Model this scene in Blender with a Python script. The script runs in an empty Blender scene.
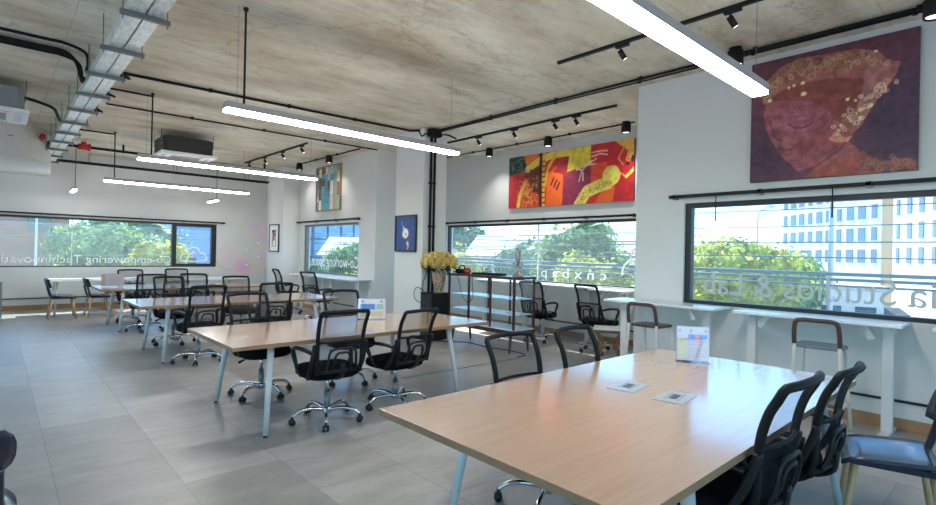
import bpy, bmesh, math, random
import numpy as np
from mathutils import Vector, Matrix

PI = math.pi
S = bpy.context.scene
COL = S.collection
S.view_settings.view_transform = 'Standard'
S.view_settings.look = 'None'
S.view_settings.gamma = 1.0
S.view_settings.use_curve_mapping = False
S.view_settings.exposure = 1.32
S.cycles.use_denoising = True
S.cycles.max_bounces = 8
S.cycles.diffuse_bounces = 5
S.cycles.glossy_bounces = 4
S.cycles.transparent_max_bounces = 24
S.cycles.caustics_reflective = False
S.cycles.caustics_refractive = False
S.cycles.sample_clamp_indirect = 8.0

# ------------------------------------------------------------------ materials
M = {}

def lin(c):
    return tuple((x / 12.92 if x <= 0.04045 else ((x + 0.055) / 1.055) ** 2.4) for x in c)

def rgb(r, g, b):
    return lin((r / 255, g / 255, b / 255)) + (1.0,)

def new(name):
    m = bpy.data.materials.new(name)
    m.use_nodes = True
    nt = m.node_tree
    nt.nodes.clear()
    out = nt.nodes.new('ShaderNodeOutputMaterial')
    M[name] = m
    return m, nt, out

def mat(name, col, rough=0.5, metal=0.0, var=0.0, scale=6.0, bump=0.0, stretch=(1, 1, 1), spec=0.5, coat=0.0):
    m, nt, out = new(name)
    p = nt.nodes.new('ShaderNodeBsdfPrincipled')
    p.inputs['Roughness'].default_value = rough
    p.inputs['Metallic'].default_value = metal
    p.inputs['Specular IOR Level'].default_value = spec
    p.inputs['Coat Weight'].default_value = coat
    p.inputs['Base Color'].default_value = col
    nt.links.new(p.outputs[0], out.inputs[0])
    if var or bump:
        tc = nt.nodes.new('ShaderNodeTexCoord')
        mp = nt.nodes.new('ShaderNodeMapping')
        mp.inputs['Scale'].default_value = stretch
        nz = nt.nodes.new('ShaderNodeTexNoise')
        nz.inputs['Scale'].default_value = scale
        nz.inputs['Detail'].default_value = 6
        nt.links.new(tc.outputs['Object'], mp.inputs[0])
        nt.links.new(mp.outputs[0], nz.inputs['Vector'])
        if var:
            mx = nt.nodes.new('ShaderNodeMix')
            mx.data_type = 'RGBA'
            mx.inputs[6].default_value = tuple(c * (1 - var) for c in col[:3]) + (1,)
            mx.inputs[7].default_value = tuple(min(1, c * (1 + var)) for c in col[:3]) + (1,)
            mrg = nt.nodes.new('ShaderNodeMapRange'); mrg.inputs[1].default_value = .32; mrg.inputs[2].default_value = .68
            nt.links.new(nz.outputs[0], mrg.inputs[0]); nt.links.new(mrg.outputs[0], mx.inputs[0])
            nt.links.new(mx.outputs[2], p.inputs['Base Color'])
        if bump:
            b = nt.nodes.new('ShaderNodeBump')
            b.inputs['Strength'].default_value = bump
            b.inputs['Distance'].default_value = 0.01
            nt.links.new(nz.outputs[0], b.inputs['Height'])
            nt.links.new(b.outputs[0], p.inputs['Normal'])
    return m

def emit(name, col, strength):
    m, nt, out = new(name)
    e = nt.nodes.new('ShaderNodeEmission')
    e.inputs[0].default_value = col
    e.inputs[1].default_value = strength
    nt.links.new(e.outputs[0], out.inputs[0])
    return m

def sheer(name, col, alpha, rough=0.6):
    """see-through woven or filmy sheet: part transparent, part diffuse"""
    m, nt, out = new(name)
    t = nt.nodes.new('ShaderNodeBsdfTransparent')
    p = nt.nodes.new('ShaderNodeBsdfPrincipled')
    p.inputs['Base Color'].default_value = col
    p.inputs['Roughness'].default_value = rough
    mx = nt.nodes.new('ShaderNodeMixShader')
    mx.inputs[0].default_value = alpha
    nt.links.new(t.outputs[0], mx.inputs[1])
    nt.links.new(p.outputs[0], mx.inputs[2])
    nt.links.new(mx.outputs[0], out.inputs[0])
    return m

def pane(name, tint, veil, refl=0.06):
    """thin window pane: tinted see-through, a pale veil imitating haze, mirror reflection"""
    m, nt, out = new(name)
    t = nt.nodes.new('ShaderNodeBsdfTransparent')
    t.inputs[0].default_value = tint
    tr = nt.nodes.new('ShaderNodeBsdfTranslucent')
    tr.inputs[0].default_value = (0.75, 0.9, 0.95, 1)
    g = nt.nodes.new('ShaderNodeBsdfGlossy')
    g.inputs['Roughness'].default_value = 0.02
    a = nt.nodes.new('ShaderNodeMixShader')
    a.inputs[0].default_value = veil
    b = nt.nodes.new('ShaderNodeMixShader')
    b.inputs[0].default_value = refl
    nt.links.new(t.outputs[0], a.inputs[1])
    nt.links.new(tr.outputs[0], a.inputs[2])
    nt.links.new(a.outputs[0], b.inputs[1])
    nt.links.new(g.outputs[0], b.inputs[2])
    nt.links.new(b.outputs[0], out.inputs[0])
    return m

def leafy(name, col, var, scale):
    m = mat(name, col, 0.6, var=var, scale=scale)
    nt = m.node_tree
    p = [n for n in nt.nodes if n.type == 'BSDF_PRINCIPLED'][0]; out = [n for n in nt.nodes if n.type == 'OUTPUT_MATERIAL'][0]
    src = p.inputs['Base Color'].links[0].from_socket
    t = nt.nodes.new('ShaderNodeBsdfTranslucent'); nt.links.new(src, t.inputs[0])
    mx = nt.nodes.new('ShaderNodeMixShader'); mx.inputs[0].default_value = 0.45
    nt.links.new(p.outputs[0], mx.inputs[1]); nt.links.new(t.outputs[0], mx.inputs[2]); nt.links.new(mx.outputs[0], out.inputs[0])

def vcol(name, rough=0.6):
    m, nt, out = new(name)
    p = nt.nodes.new('ShaderNodeBsdfPrincipled')
    p.inputs['Roughness'].default_value = rough
    a = nt.nodes.new('ShaderNodeVertexColor')
    a.layer_name = 'paint'
    nt.links.new(a.outputs[0], p.inputs['Base Color'])
    nt.links.new(p.outputs[0], out.inputs[0])
    return m

mat('wall_white', rgb(217, 217, 216), 0.75, var=0.025, scale=1.2)
mat('bulkhead_white', rgb(205, 205, 200), 0.8, var=0.03, scale=1.5)
mat('black_frame', rgb(34, 34, 38), 0.45)
mat('grey_frame', rgb(108, 112, 118), 0.5)
mat('baseboard_wood', rgb(168, 128, 92), 0.5, var=0.12, scale=3, stretch=(6, 1, 6))
mat('black_strip', rgb(28, 28, 30), 0.5)
mat('black_paint', rgb(22, 22, 23), 0.6, spec=.35)
mat('conduit_black', rgb(24, 24, 26), 0.75, spec=.25)
mat('galvanised', rgb(226, 234, 230), 0.35, metal=0.3, var=0.18, scale=9, stretch=(4, 1, 1))
mat('strut_grey', rgb(118, 120, 122), 0.45, metal=0.6)
mat('red_pipe', rgb(196, 40, 34), 0.45)
mat('white_plastic', rgb(232, 232, 230), 0.45)
mat('grey_plastic', rgb(150, 152, 154), 0.5)
mat('unit_dark', rgb(32, 31, 30), 0.55, var=0.1)
mat('unit_grey', rgb(132, 136, 138), 0.5, var=0.06)
mat('fixture_grey', rgb(176, 168, 172), 0.5)
mat('chair_black', rgb(13, 13, 15), 0.6, spec=.3)
mat('chair_fabric', rgb(11, 11, 13), 0.9, spec=.2, bump=0.25, scale=160)
mat('chair_plastic', rgb(16, 16, 19), 0.42, spec=.4)
mat('chrome', rgb(216, 216, 220), 0.08, metal=1.0)
mat('lift_grey', rgb(128, 130, 134), 0.35, metal=0.6)
mat('castor_black', rgb(20, 20, 22), 0.35)
mat('leg_white', rgb(214, 212, 210), 0.4)
mat('leg_cream', rgb(222, 214, 200), 0.4)
mat('stool_brown', rgb(84, 52, 44), 0.55, var=0.15, scale=14)
mat('stool_seat', rgb(70, 64, 66), 0.28)
mat('stool_seat_sheen', rgb(120, 128, 140), 0.25)  # bluish window reflection put into the seat colour
mat('table_edge', rgb(164, 124, 92), 0.5, var=.08, scale=8)
mat('white_laminate', rgb(232, 233, 234), 0.22)
mat('shell_navy', rgb(40, 40, 56), 0.22)
mat('shell_seat', rgb(58, 62, 82), 0.16)
mat('beech', rgb(206, 164, 118), 0.45, var=0.12, scale=5, stretch=(8, 8, 1))
mat('walnut', rgb(126, 84, 52), 0.45, var=0.2, scale=5, stretch=(8, 8, 1))
mat('rosewood', rgb(66, 33, 29), 0.35, var=0.25, scale=6, stretch=(5, 1, 5))
mat('shelf_white', rgb(214, 226, 232), 0.25)
mat('silver', rgb(176, 160, 158), 0.4, metal=0.6)
mat('rose_yellow', rgb(240, 214, 138), 0.7, var=0.15, scale=30)
mat('leaf_dark', rgb(44, 66, 34), 0.6, var=0.3, scale=20)
mat('vase_mosaic', rgb(150, 132, 108), 0.3, var=0.95, scale=38)
mat('orange_red', rgb(214, 76, 44), 0.4)
mat('paper_white', rgb(236, 236, 240), 0.5)
mat('steel_plate', rgb(196, 200, 206), 0.3, metal=0.4)
mat('slot_dark', rgb(70, 74, 82), 0.4)
mat('frost', rgb(244, 247, 248), 0.6)
mat('frost_backlit', rgb(190, 196, 200), 0.7)  # greyed copy of frost: letters darkened as if against bright outdoors
mat('frame_walnut', rgb(170, 128, 84), 0.5)
mat('mount_white', rgb(236, 234, 228), 0.6)
mat('wall_rim', rgb(232, 216, 190), 0.7)
mat('dot_white', rgb(250, 250, 250), 0.4)
pane('glass_clear', (0.84, 0.96, 0.99, 1), 0.075)  # translucent share imitates the pale haze and glare over the outdoor view
pane('glass_cabinet', (0.93, 0.97, 0.98, 1), 0.02, 0.07)
pane('glass_acrylic', (0.97, 0.97, 0.99, 1), 0.04, 0.05)
sheer('mesh_back', rgb(14, 14, 16), 0.40)
sheer('mesh_lower', rgb(12, 12, 14), 0.55)
vcol('paint', 0.55)
vcol('print', 0.45)
emit('led', (1.0, 0.985, 0.965, 1), 19.0)
emit('spot_led', (1.0, 0.88, 0.7, 1), 1.6)

def make_ceiling_mat():
    m, nt, out = new('concrete')
    L = nt.links.new
    p = nt.nodes.new('ShaderNodeBsdfPrincipled')
    p.inputs['Roughness'].default_value = 0.85
    tc = nt.nodes.new('ShaderNodeTexCoord')
    def noise(scale, stretch, detail=8, rough=0.6, rot=0.0):
        mp = nt.nodes.new('ShaderNodeMapping')
        mp.inputs['Scale'].default_value = stretch
        mp.inputs['Rotation'].default_value = (0, 0, rot)
        L(tc.outputs['Object'], mp.inputs[0])
        n = nt.nodes.new('ShaderNodeTexNoise')
        n.inputs['Scale'].default_value = scale
        n.inputs['Detail'].default_value = detail
        n.inputs['Roughness'].default_value = rough
        L(mp.outputs[0], n.inputs['Vector'])
        return n
    def ramp(src, stops):
        r = nt.nodes.new('ShaderNodeValToRGB')
        e = r.color_ramp.elements
        e[0].position, e[0].color = stops[0]
        e[1].position, e[1].color = stops[-1]
        for s in stops[1:-1]:
            k = e.new(s[0]); k.color = s[1]
        L(src, r.inputs[0])
        return r
    big = noise(0.55, (1.0, 2.2, 1), 8, 0.62, 0.12)
    base = ramp(big.outputs[0], [(0.30, rgb(194, 180, 156)), (0.46, rgb(218, 209, 188)), (0.58, rgb(230, 224, 207)), (0.72, rgb(243, 239, 226))])
    str_ = noise(1.3, (1.0, 2.6, 1), 11, 0.78, 0.25)
    sr = ramp(str_.outputs[0], [(0.36, (0.66, 0.64, 0.60, 1)), (0.48, (0.97, 0.96, 0.94, 1)), (0.62, (1.10, 1.10, 1.09, 1))])
    mul = nt.nodes.new('ShaderNodeMix'); mul.data_type = 'RGBA'; mul.blend_type = 'MULTIPLY'
    mul.inputs[0].default_value = 0.8
    L(base.outputs[0], mul.inputs[6]); L(sr.outputs[0], mul.inputs[7])
    # brown water stains
    st = noise(0.42, (1, 1.5, 1), 5, 0.6, 0.4)
    stf = ramp(st.outputs[0], [(0.55, (0, 0, 0, 1)), (0.72, (1, 1, 1, 1))])
    m2 = nt.nodes.new('ShaderNodeMix'); m2.data_type = 'RGBA'; m2.blend_type = 'MULTIPLY'
    ms = nt.nodes.new('ShaderNodeMath'); ms.operation = 'MULTIPLY'; ms.inputs[1].default_value = 0.6
    L(stf.outputs[0], ms.inputs[0]); L(ms.outputs[0], m2.inputs[0])
    L(mul.outputs[2], m2.inputs[6]); m2.inputs[7].default_value = rgb(214, 188, 158)
    # hairline cracks: distorted voronoi edges
    warp = noise(1.1, (1, 1, 1), 6, 0.7)
    add = nt.nodes.new('ShaderNodeMix'); add.data_type = 'RGBA'; add.blend_type = 'LINEAR_LIGHT'
    add.inputs[0].default_value = 0.5
    L(tc.outputs['Object'], add.inputs[6]); L(warp.outputs['Color'], add.inputs[7])
    vo = nt.nodes.new('ShaderNodeTexVoronoi'); vo.feature = 'DISTANCE_TO_EDGE'
    vo.inputs['Scale'].default_value = 0.33
    L(add.outputs[2], vo.inputs['Vector'])
    cr = ramp(vo.outputs['Distance'], [(0.0, (0.42, 0.40, 0.38, 1)), (0.0045, (1, 1, 1, 1))])
    m3 = nt.nodes.new('ShaderNodeMix'); m3.data_type = 'RGBA'; m3.blend_type = 'MULTIPLY'
    m3.inputs[0].default_value = 0.55
    L(m2.outputs[2], m3.inputs[6]); L(cr.outputs[0], m3.inputs[7])
    # formwork board joints
    br = nt.nodes.new('ShaderNodeTexBrick')
    br.offset = 0.0
    br.inputs['Color1'].default_value = (1, 1, 1, 1)
    br.inputs['Color2'].default_value = (0.93, 0.93, 0.92, 1)
    br.inputs['Mortar'].default_value = (0.62, 0.60, 0.57, 1)
    br.inputs['Scale'].default_value = 1.0
    br.inputs['Mortar Size'].default_value = 0.006
    br.inputs['Mortar Smooth'].default_value = 0.4
    br.inputs['Brick Width'].default_value = 2.44
    br.inputs['Row Height'].default_value = 1.22
    mpb = nt.nodes.new('ShaderNodeMapping')
    mpb.inputs['Location'].default_value = (-0.52, 0.3, 0)
    L(tc.outputs['Object'], mpb.inputs[0]); L(mpb.outputs[0], br.inputs['Vector'])
    m4 = nt.nodes.new('ShaderNodeMix'); m4.data_type = 'RGBA'; m4.blend_type = 'MULTIPLY'
    m4.inputs[0].default_value = 0.55
    L(m3.outputs[2], m4.inputs[6]); L(br.outputs[0], m4.inputs[7])
    # pits
    pit = noise(26, (1, 1.6, 1), 3, 0.5)
    pr = ramp(pit.outputs[0], [(0.30, (0.5, 0.48, 0.45, 1)), (0.36, (1, 1, 1, 1))])
    m5 = nt.nodes.new('ShaderNodeMix'); m5.data_type = 'RGBA'; m5.blend_type = 'MULTIPLY'
    m5.inputs[0].default_value = 0.7
    L(m4.outputs[2], m5.inputs[6]); L(pr.outputs[0], m5.inputs[7])
    L(m5.outputs[2], p.inputs['Base Color'])
    bp = nt.nodes.new('ShaderNodeBump'); bp.inputs['Strength'].default_value = 0.35; bp.inputs['Distance'].default_value = 0.02
    L(str_.outputs[0], bp.inputs['Height']); L(bp.outputs[0], p.inputs['Normal'])
    L(p.outputs[0], out.inputs[0])
make_ceiling_mat()

def make_floor_mat():
    m, nt, out = new('floor_tile')
    L = nt.links.new
    p = nt.nodes.new('ShaderNodeBsdfPrincipled')
    tc = nt.nodes.new('ShaderNodeTexCoord')
    mp = nt.nodes.new('ShaderNodeMapping')
    mp.inputs['Rotation'].default_value = (0, 0, PI / 2)
    mp.inputs['Location'].default_value = (0.02, -0.305, 0)
    L(tc.outputs['Object'], mp.inputs[0])
    br = nt.nodes.new('ShaderNodeTexBrick')
    br.offset = 0.5
    br.inputs['Color1'].default_value = rgb(184, 181, 176)
    br.inputs['Color2'].default_value = rgb(158, 155, 150)
    br.inputs['Mortar'].default_value = rgb(138, 134, 130)
    br.inputs['Scale'].default_value = 1.0
    br.inputs['Mortar Size'].default_value = 0.003
    br.inputs['Brick Width'].default_value = 1.2
    br.inputs['Row Height'].default_value = 0.61
    L(mp.outputs[0], br.inputs['Vector'])
    nz = nt.nodes.new('ShaderNodeTexNoise')
    nz.inputs['Scale'].default_value = 2.6
    nz.inputs['Detail'].default_value = 9
    nz.inputs['Roughness'].default_value = 0.65
    mp2 = nt.nodes.new('ShaderNodeMapping')
    mp2.inputs['Scale'].default_value = (1, 2.4, 1)
    mp2.inputs['Rotation'].default_value = (0, 0, 0.3)
    L(tc.outputs['Object'], mp2.inputs[0]); L(mp2.outputs[0], nz.inputs['Vector'])
    r = nt.nodes.new('ShaderNodeValToRGB')
    r.color_ramp.elements[0].position = 0.32; r.color_ramp.elements[0].color = (0.78, 0.77, 0.76, 1)
    r.color_ramp.elements[1].position = 0.70; r.color_ramp.elements[1].color = (1.12, 1.12, 1.12, 1)
    L(nz.outputs[0], r.inputs[0])
    mx = nt.nodes.new('ShaderNodeMix'); mx.data_type = 'RGBA'; mx.blend_type = 'MULTIPLY'
    mx.inputs[0].default_value = 1.0
    L(br.outputs[0], mx.inputs[6]); L(r.outputs[0], mx.inputs[7])
    L(mx.outputs[2], p.inputs['Base Color'])
    mr = nt.nodes.new('ShaderNodeMapRange')
    mr.inputs['To Min'].default_value = 0.26; mr.inputs['To Max'].default_value = 0.42
    L(nz.outputs[0], mr.inputs[0]); L(mr.outputs[0], p.inputs['Roughness'])
    L(p.outputs[0], out.inputs[0])
make_floor_mat()

def make_wood_mat():
    m, nt, out = new('table_wood')
    L = nt.links.new
    p = nt.nodes.new('ShaderNodeBsdfPrincipled')
    p.inputs['Roughness'].default_value = 0.24
    p.inputs['Coat Weight'].default_value = 0.9
    p.inputs['Coat Roughness'].default_value = 0.12
    tc = nt.nodes.new('ShaderNodeTexCoord')
    mp = nt.nodes.new('ShaderNodeMapping')
    mp.inputs['Scale'].default_value = (0.7, 14, 14)
    L(tc.outputs['Object'], mp.inputs[0])
    nz = nt.nodes.new('ShaderNodeTexNoise')
    nz.inputs['Scale'].default_value = 3.0; nz.inputs['Detail'].default_value = 6
    L(mp.outputs[0], nz.inputs['Vector'])
    r = nt.nodes.new('ShaderNodeValToRGB')
    r.color_ramp.elements[0].position = 0.3; r.color_ramp.elements[0].color = rgb(188, 155, 130)
    r.color_ramp.elements[1].position = 0.7; r.color_ramp.elements[1].color = rgb(197, 165, 141)
    L(nz.outputs[0], r.inputs[0]); L(r.outputs[0], p.inputs['Base Color'])
    L(p.outputs[0], out.inputs[0])
make_wood_mat()

# ------------------------------------------------------------------ mesh builder
class MB:
    def __init__(self):
        self.v, self.f, self.mi, self.sm = [], [], [], []
    def add(self, vs, fs, mi=0, smooth=False):
        o = len(self.v)
        self.v += [tuple(p) for p in vs]
        for f in fs:
            self.f.append(tuple(i + o for i in f)); self.mi.append(mi); self.sm.append(smooth)
        return self
    def box(self, x0, y0, z0, x1, y1, z1, mi=0):
        vs = [(x, y, z) for x in (x0, x1) for y in (y0, y1) for z in (z0, z1)]
        return self.add(vs, [(0, 1, 3, 2), (4, 6, 7, 5), (0, 4, 5, 1), (2, 3, 7, 6), (0, 2, 6, 4), (1, 5, 7, 3)], mi)
    def obox(self, c, size, rot=None, mi=0):
        R = rot or Matrix.Identity(3)
        c = Vector(c)
        vs = [c + R @ Vector((sx * size[0] / 2, sy * size[1] / 2, sz * size[2] / 2)) for sx in (-1, 1) for sy in (-1, 1) for sz in (-1, 1)]
        return self.add(vs, [(0, 1, 3, 2), (4, 6, 7, 5), (0, 4, 5, 1), (2, 3, 7, 6), (0, 2, 6, 4), (1, 5, 7, 3)], mi)
    def bar(self, a, b, w, h, up=(0, 0, 1), mi=0):
        a, b = Vector(a), Vector(b)
        d = (b - a); L = d.length; d.normalize()
        s = d.cross(Vector(up))
        if s.length < 1e-4: s = d.cross(Vector((1, 0, 0)))
        s.normalize(); u = s.cross(d)
        R = Matrix((d, s, u)).transposed()
        return self.obox((a + b) / 2, (L, w, h), R, mi)
    def tube(self, pts, r, n=8, closed=False, caps=True, mi=0, flat=None, upv=None):
        pts = [Vector(p) for p in pts]
        N = len(pts)
        rs = r if isinstance(r, (list, tuple)) else [r] * N
        tang = []
        for i in range(N):
            if closed: t = pts[(i + 1) % N] - pts[i - 1]
            else: t = pts[min(i + 1, N - 1)] - pts[max(i - 1, 0)]
            tang.append(t.normalized())
        ref = Vector(upv) if upv else (Vector((0, 0, 1)) if abs(tang[0].z) < 0.9 else Vector((1, 0, 0)))
        s = tang[0].cross(ref).normalized()
        vs = []
        for i in range(N):
            t = tang[i]
            s = (s - t * s.dot(t))
            if s.length < 1e-5: s = t.orthogonal()
            s.normalize(); u = s.cross(t)
            for k in range(n):
                a = 2 * PI * k / n
                fu = flat if flat else 1.0
                vs.append(pts[i] + s * math.cos(a) * rs[i] + u * math.sin(a) * rs[i] * fu)
        fs = []
        for i in range(N if closed else N - 1):
            j = (i + 1) % N
            for k in range(n):
                k2 = (k + 1) % n
                fs.append((i * n + k, i * n + k2, j * n + k2, j * n + k))
        if caps and not closed:
            fs.append(tuple(range(n))[::-1]); fs.append(tuple((N - 1) * n + k for k in range(n)))
        return self.add(vs, fs, mi, True)
    def cyl(self, a, b, r0, r1=None, n=16, mi=0):
        return self.tube([a, b], [r0, r1 if r1 is not None else r0], n, mi=mi)
    def lathe(self, prof, c=(0, 0, 0), n=24, mi=0, caps=True):
        vs = []
        for (r, z) in prof:
            for k in range(n):
                a = 2 * PI * k / n
                vs.append((c[0] + r * math.cos(a), c[1] + r * math.sin(a), c[2] + z))
        fs = []
        for i in range(len(prof) - 1):
            for k in range(n):
                k2 = (k + 1) % n
                fs.append((i * n + k, i * n + k2, (i + 1) * n + k2, (i + 1) * n + k))
        if caps:
            fs.append(tuple(range(n))[::-1]); fs.append(tuple((len(prof) - 1) * n + k for k in range(n)))
        return self.add(vs, fs, mi, True)
    def prism(self, poly, a, b, axis='z', mi=0):
        n = len(poly)
        def mk(p, h):
            return {'z': (p[0], p[1], h), 'y': (p[0], h, p[1]), 'x': (h, p[0], p[1])}[axis]
        vs = [mk(p, a) for p in poly] + [mk(p, b) for p in poly]
        fs = [tuple(range(n))[::-1], tuple(range(n, 2 * n))]
        for k in range(n):
            k2 = (k + 1) % n
            fs.append((k, k2, n + k2, n + k))
        return self.add(vs, fs, mi)
    def ball(self, c, r, n=10, m=7, mi=0, sc=(1, 1, 1)):
        prof = [(max(1e-4, r * math.sin(PI * i / m)), -r * math.cos(PI * i / m)) for i in range(m + 1)]
        vs = []
        for (q, z) in prof:
            for k in range(n):
                a = 2 * PI * k / n
                vs.append((c[0] + q * math.cos(a) * sc[0], c[1] + q * math.sin(a) * sc[1], c[2] + z * sc[2]))
        fs = []
        for i in range(m):
            for k in range(n):
                k2 = (k + 1) % n
                fs.append((i * n + k, i * n + k2, (i + 1) * n + k2, (i + 1) * n + k))
        return self.add(vs, fs, mi, True)
    def build(self, name, mats, parent=None, bevel=0.0, subsurf=0, fix=True, loc=None):
        me = bpy.data.meshes.new(name)
        me.from_pydata(self.v, [], self.f)
        if isinstance(mats, str): mats = [mats]
        for k in mats: me.materials.append(M[k])
        me.polygons.foreach_set('material_index', self.mi)
        me.polygons.foreach_set('use_smooth', self.sm)
        if fix:
            bm = bmesh.new(); bm.from_mesh(me)
            bmesh.ops.recalc_face_normals(bm, faces=bm.faces)
            bm.to_mesh(me); bm.free()
        me.update()
        o = bpy.data.objects.new(name, me)
        COL.objects.link(o)
        if loc: o.location = loc
        if parent: o.parent = parent
        if bevel:
            b = o.modifiers.new('bevel', 'BEVEL'); b.width = bevel; b.segments = 2; b.limit_method = 'ANGLE'; b.angle_limit = math.radians(40)
        if subsurf:
            s = o.modifiers.new('subsurf', 'SUBSURF'); s.levels = subsurf; s.render_levels = subsurf
        return o

def tag(o, label, cat, group=None, kind=None):
    o['label'] = label; o['category'] = cat
    if group: o['group'] = group
    if kind: o['kind'] = kind
    return o

def struct(o, label=None, cat=None):
    o['kind'] = 'structure'
    if label: o['label'] = label
    if cat: o['category'] = cat
    return o

def empty(name, loc=(0, 0, 0), rz=0.0, label=None, cat=None, group=None):
    o = bpy.data.objects.new(name, None)
    o.empty_display_size = 0.05
    COL.objects.link(o)
    o.location = loc; o.rotation_euler = (0, 0, rz)
    if label: tag(o, label, cat, group)
    return o

KIDS = {}
def kids(o):
    return [c for c in bpy.data.objects if c.parent == o]

def dup(root, loc, rz, label, cat=None, group=None, scale=None):
    if root.name not in KIDS:
        KIDS[root.name] = [(c, kids(c)) for c in kids(root)]
    r = root.copy(); COL.objects.link(r)
    r.location = loc; r.rotation_euler = (0, 0, rz)
    if scale: r.scale = scale
    r['label'] = label
    if cat: r['category'] = cat
    if group: r['group'] = group
    for c, gs in KIDS[root.name]:
        d = c.copy(); COL.objects.link(d); d.parent = r
        for g in gs:
            e = g.copy(); COL.objects.link(e); e.parent = d
    return r

def arc(c, r, a0, a1, n, plane='xy', sy=1.0):
    out = []
    for i in range(n + 1):
        a = a0 + (a1 - a0) * i / n
        u, v = r * math.cos(a), r * math.sin(a) * sy
        out.append({'xy': (c[0] + u, c[1] + v, c[2]), 'xz': (c[0] + u, c[1], c[2] + v), 'yz': (c[0], c[1] + u, c[2] + v)}[plane])
    return out

def smooth_path(pts, n=6, closed=False):
    """Catmull-Rom through points"""
    P = [Vector(p) for p in pts]
    out = []
    N = len(P)
    rng = range(N) if closed else range(N - 1)
    for i in rng:
        if closed: p0, p1, p2, p3 = P[i - 1], P[i], P[(i + 1) % N], P[(i + 2) % N]
        else: p0, p1, p2, p3 = P[max(i - 1, 0)], P[i], P[i + 1], P[min(i + 2, N - 1)]
        for k in range(n):
            t = k / n
            out.append(0.5 * ((2 * p1) + (-p0 + p2) * t + (2 * p0 - 5 * p1 + 4 * p2 - p3) * t * t + (-p0 + 3 * p1 - 3 * p2 + p3) * t ** 3))
    if not closed: out.append(P[-1])
    return out

# ------------------------------------------------------------------ camera
f_px, yaw, pit, rol, H = 519.3, math.radians(42.388), math.radians(0.066), math.radians(1.2286), 1.5
Fv = Vector((math.sin(yaw) * math.cos(pit), math.cos(yaw) * math.cos(pit), math.sin(pit)))
r0 = Vector((math.cos(yaw), -math.sin(yaw), 0)); u0 = r0.cross(Fv)
rv = r0 * math.cos(rol) + u0 * math.sin(rol); uv = -r0 * math.sin(rol) + u0 * math.cos(rol)
cam = bpy.data.cameras.new('camera')
cam.sensor_width = 36.0; cam.sensor_fit = 'HORIZONTAL'; cam.lens = f_px * 36 / 936
cam.clip_start = 0.05; cam.clip_end = 600
co = bpy.data.objects.new('camera', cam); COL.objects.link(co)
mw = Matrix((rv, uv, -Fv)).transposed().to_4x4(); mw.translation = Vector((0, 0, H))
co.matrix_world = mw
S.camera = co

# ------------------------------------------------------------------ the room
CE = 3.65          # ceiling height
XN, XR, XF = 6.0, 7.85, 5.93   # near, recessed and far stretches of the window wall
YB, YR, YF = 15.37, -3.2, 9.4
XL = -3.4
SILL, HEAD = 0.97, 2.14
T = 0.2
struct(MB().box(XL - T, YR - T, -0.12, XR + T, YB + T, 0).build('floor', 'floor_tile'))
struct(MB().box(XL - T, YR - T, CE, XR + T, YB + T, CE + 0.25).build('ceiling', 'concrete'))

def holed(axis, pos, thick, a0, a1, b0, b1, hole):
    """wall slab with one opening; axis x: plane x=pos, runs along y"""
    m = MB()
    ha0, ha1, hb0, hb1 = hole
    def bx(p0, p1, q0, q1):
        if p1 - p0 < 1e-4 or q1 - q0 < 1e-4: return
        if axis == 'x': m.box(pos, p0, q0, pos + thick, p1, q1)
        else: m.box(p0, pos, q0, p1, pos + thick, q1)
    bx(a0, ha0, b0, b1); bx(ha1, a1, b0, b1); bx(ha0, ha1, b0, hb0); bx(ha0, ha1, hb1, b1)
    return m

W1 = (-2.6, 2.81); W2 = (4.47, 9.36); W3 = (10.08, 12.88); W4 = (-3.0, 4.56)
struct(holed('x', XN, T, YR, 3.43, 0, CE, (W1[0], W1[1], SILL, HEAD)).build('wall_right', 'wall_white'))
struct(MB().prism([(XN + .02, 3.43), (XR + T, 4.46), (XR + T, 4.30), (XN + T, 3.30)], 0, CE).build('wall_alcove_side', 'wall_white'))
struct(holed('x', XR, T, 4.42, YF, 0, CE, (W2[0], W2[1], SILL, HEAD)).build('wall_alcove', 'wall_white'))
struct(MB().box(XF + T, YF, 0, XR + T, YF + T, CE).build('wall_alcove_far_side', 'wall_white'))
struct(holed('x', XF, T, YF, YB, 0, CE, (W3[0], W3[1], 0.92, HEAD)).build('wall_right_far', 'wall_white'))
struct(holed('y', YB, T, XL - T, XF + T, 0, CE, (W4[0], W4[1], SILL, HEAD)).build('wall_back', 'wall_white'))
# left and rear sides: unseen tall openings added to admit sky light
struct(holed('x', XL - T, T, YR, YB, 0, CE, (-2.6, 10.5, 0.12, 2.9)).build('wall_left', 'wall_white'))
struct(holed('y', YR - T, T, XL, XN, 0, CE, (XL + 0.6, 5.4, 0.12, 2.9)).build('wall_rear', 'wall_white'))
# columns
struct(MB().box(5.45, 7.15, 0, 5.97, 7.98, CE).build('column', 'wall_white', bevel=0.01), 'white square column carrying the blue framed picture', 'column')
struct(MB().box(5.5, 13.13, 0, XF, 14.1, CE).build('column', 'wall_white', bevel=0.01), 'white wall pier carrying the small framed picture', 'column')
# curved bulkhead at far left
pl = [(XL, YB), (XL, 11.95)] + [tuple(p)[:2] for p in smooth_path([(-1.5, 11.9, 0), (-0.2, 11.86, 0), (0.36, 11.95, 0), (0.6, 12.5, 0), (0.8, 13.45, 0), (0.88, 14.4, 0), (0.9, YB, 0)], 6)]
blk = MB().prism(pl, 3.05, CE).build('bulkhead', 'bulkhead_white')
struct(blk, 'pale boxed bulkhead under the ceiling at far left', 'bulkhead')
sl = MB()
for x in (-0.02, 0.14):
    sl.box(x, 11.845, 3.34, x + 0.07, 11.86, 3.352)
sl.build('air_slot', 'slot_dark', blk)

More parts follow.
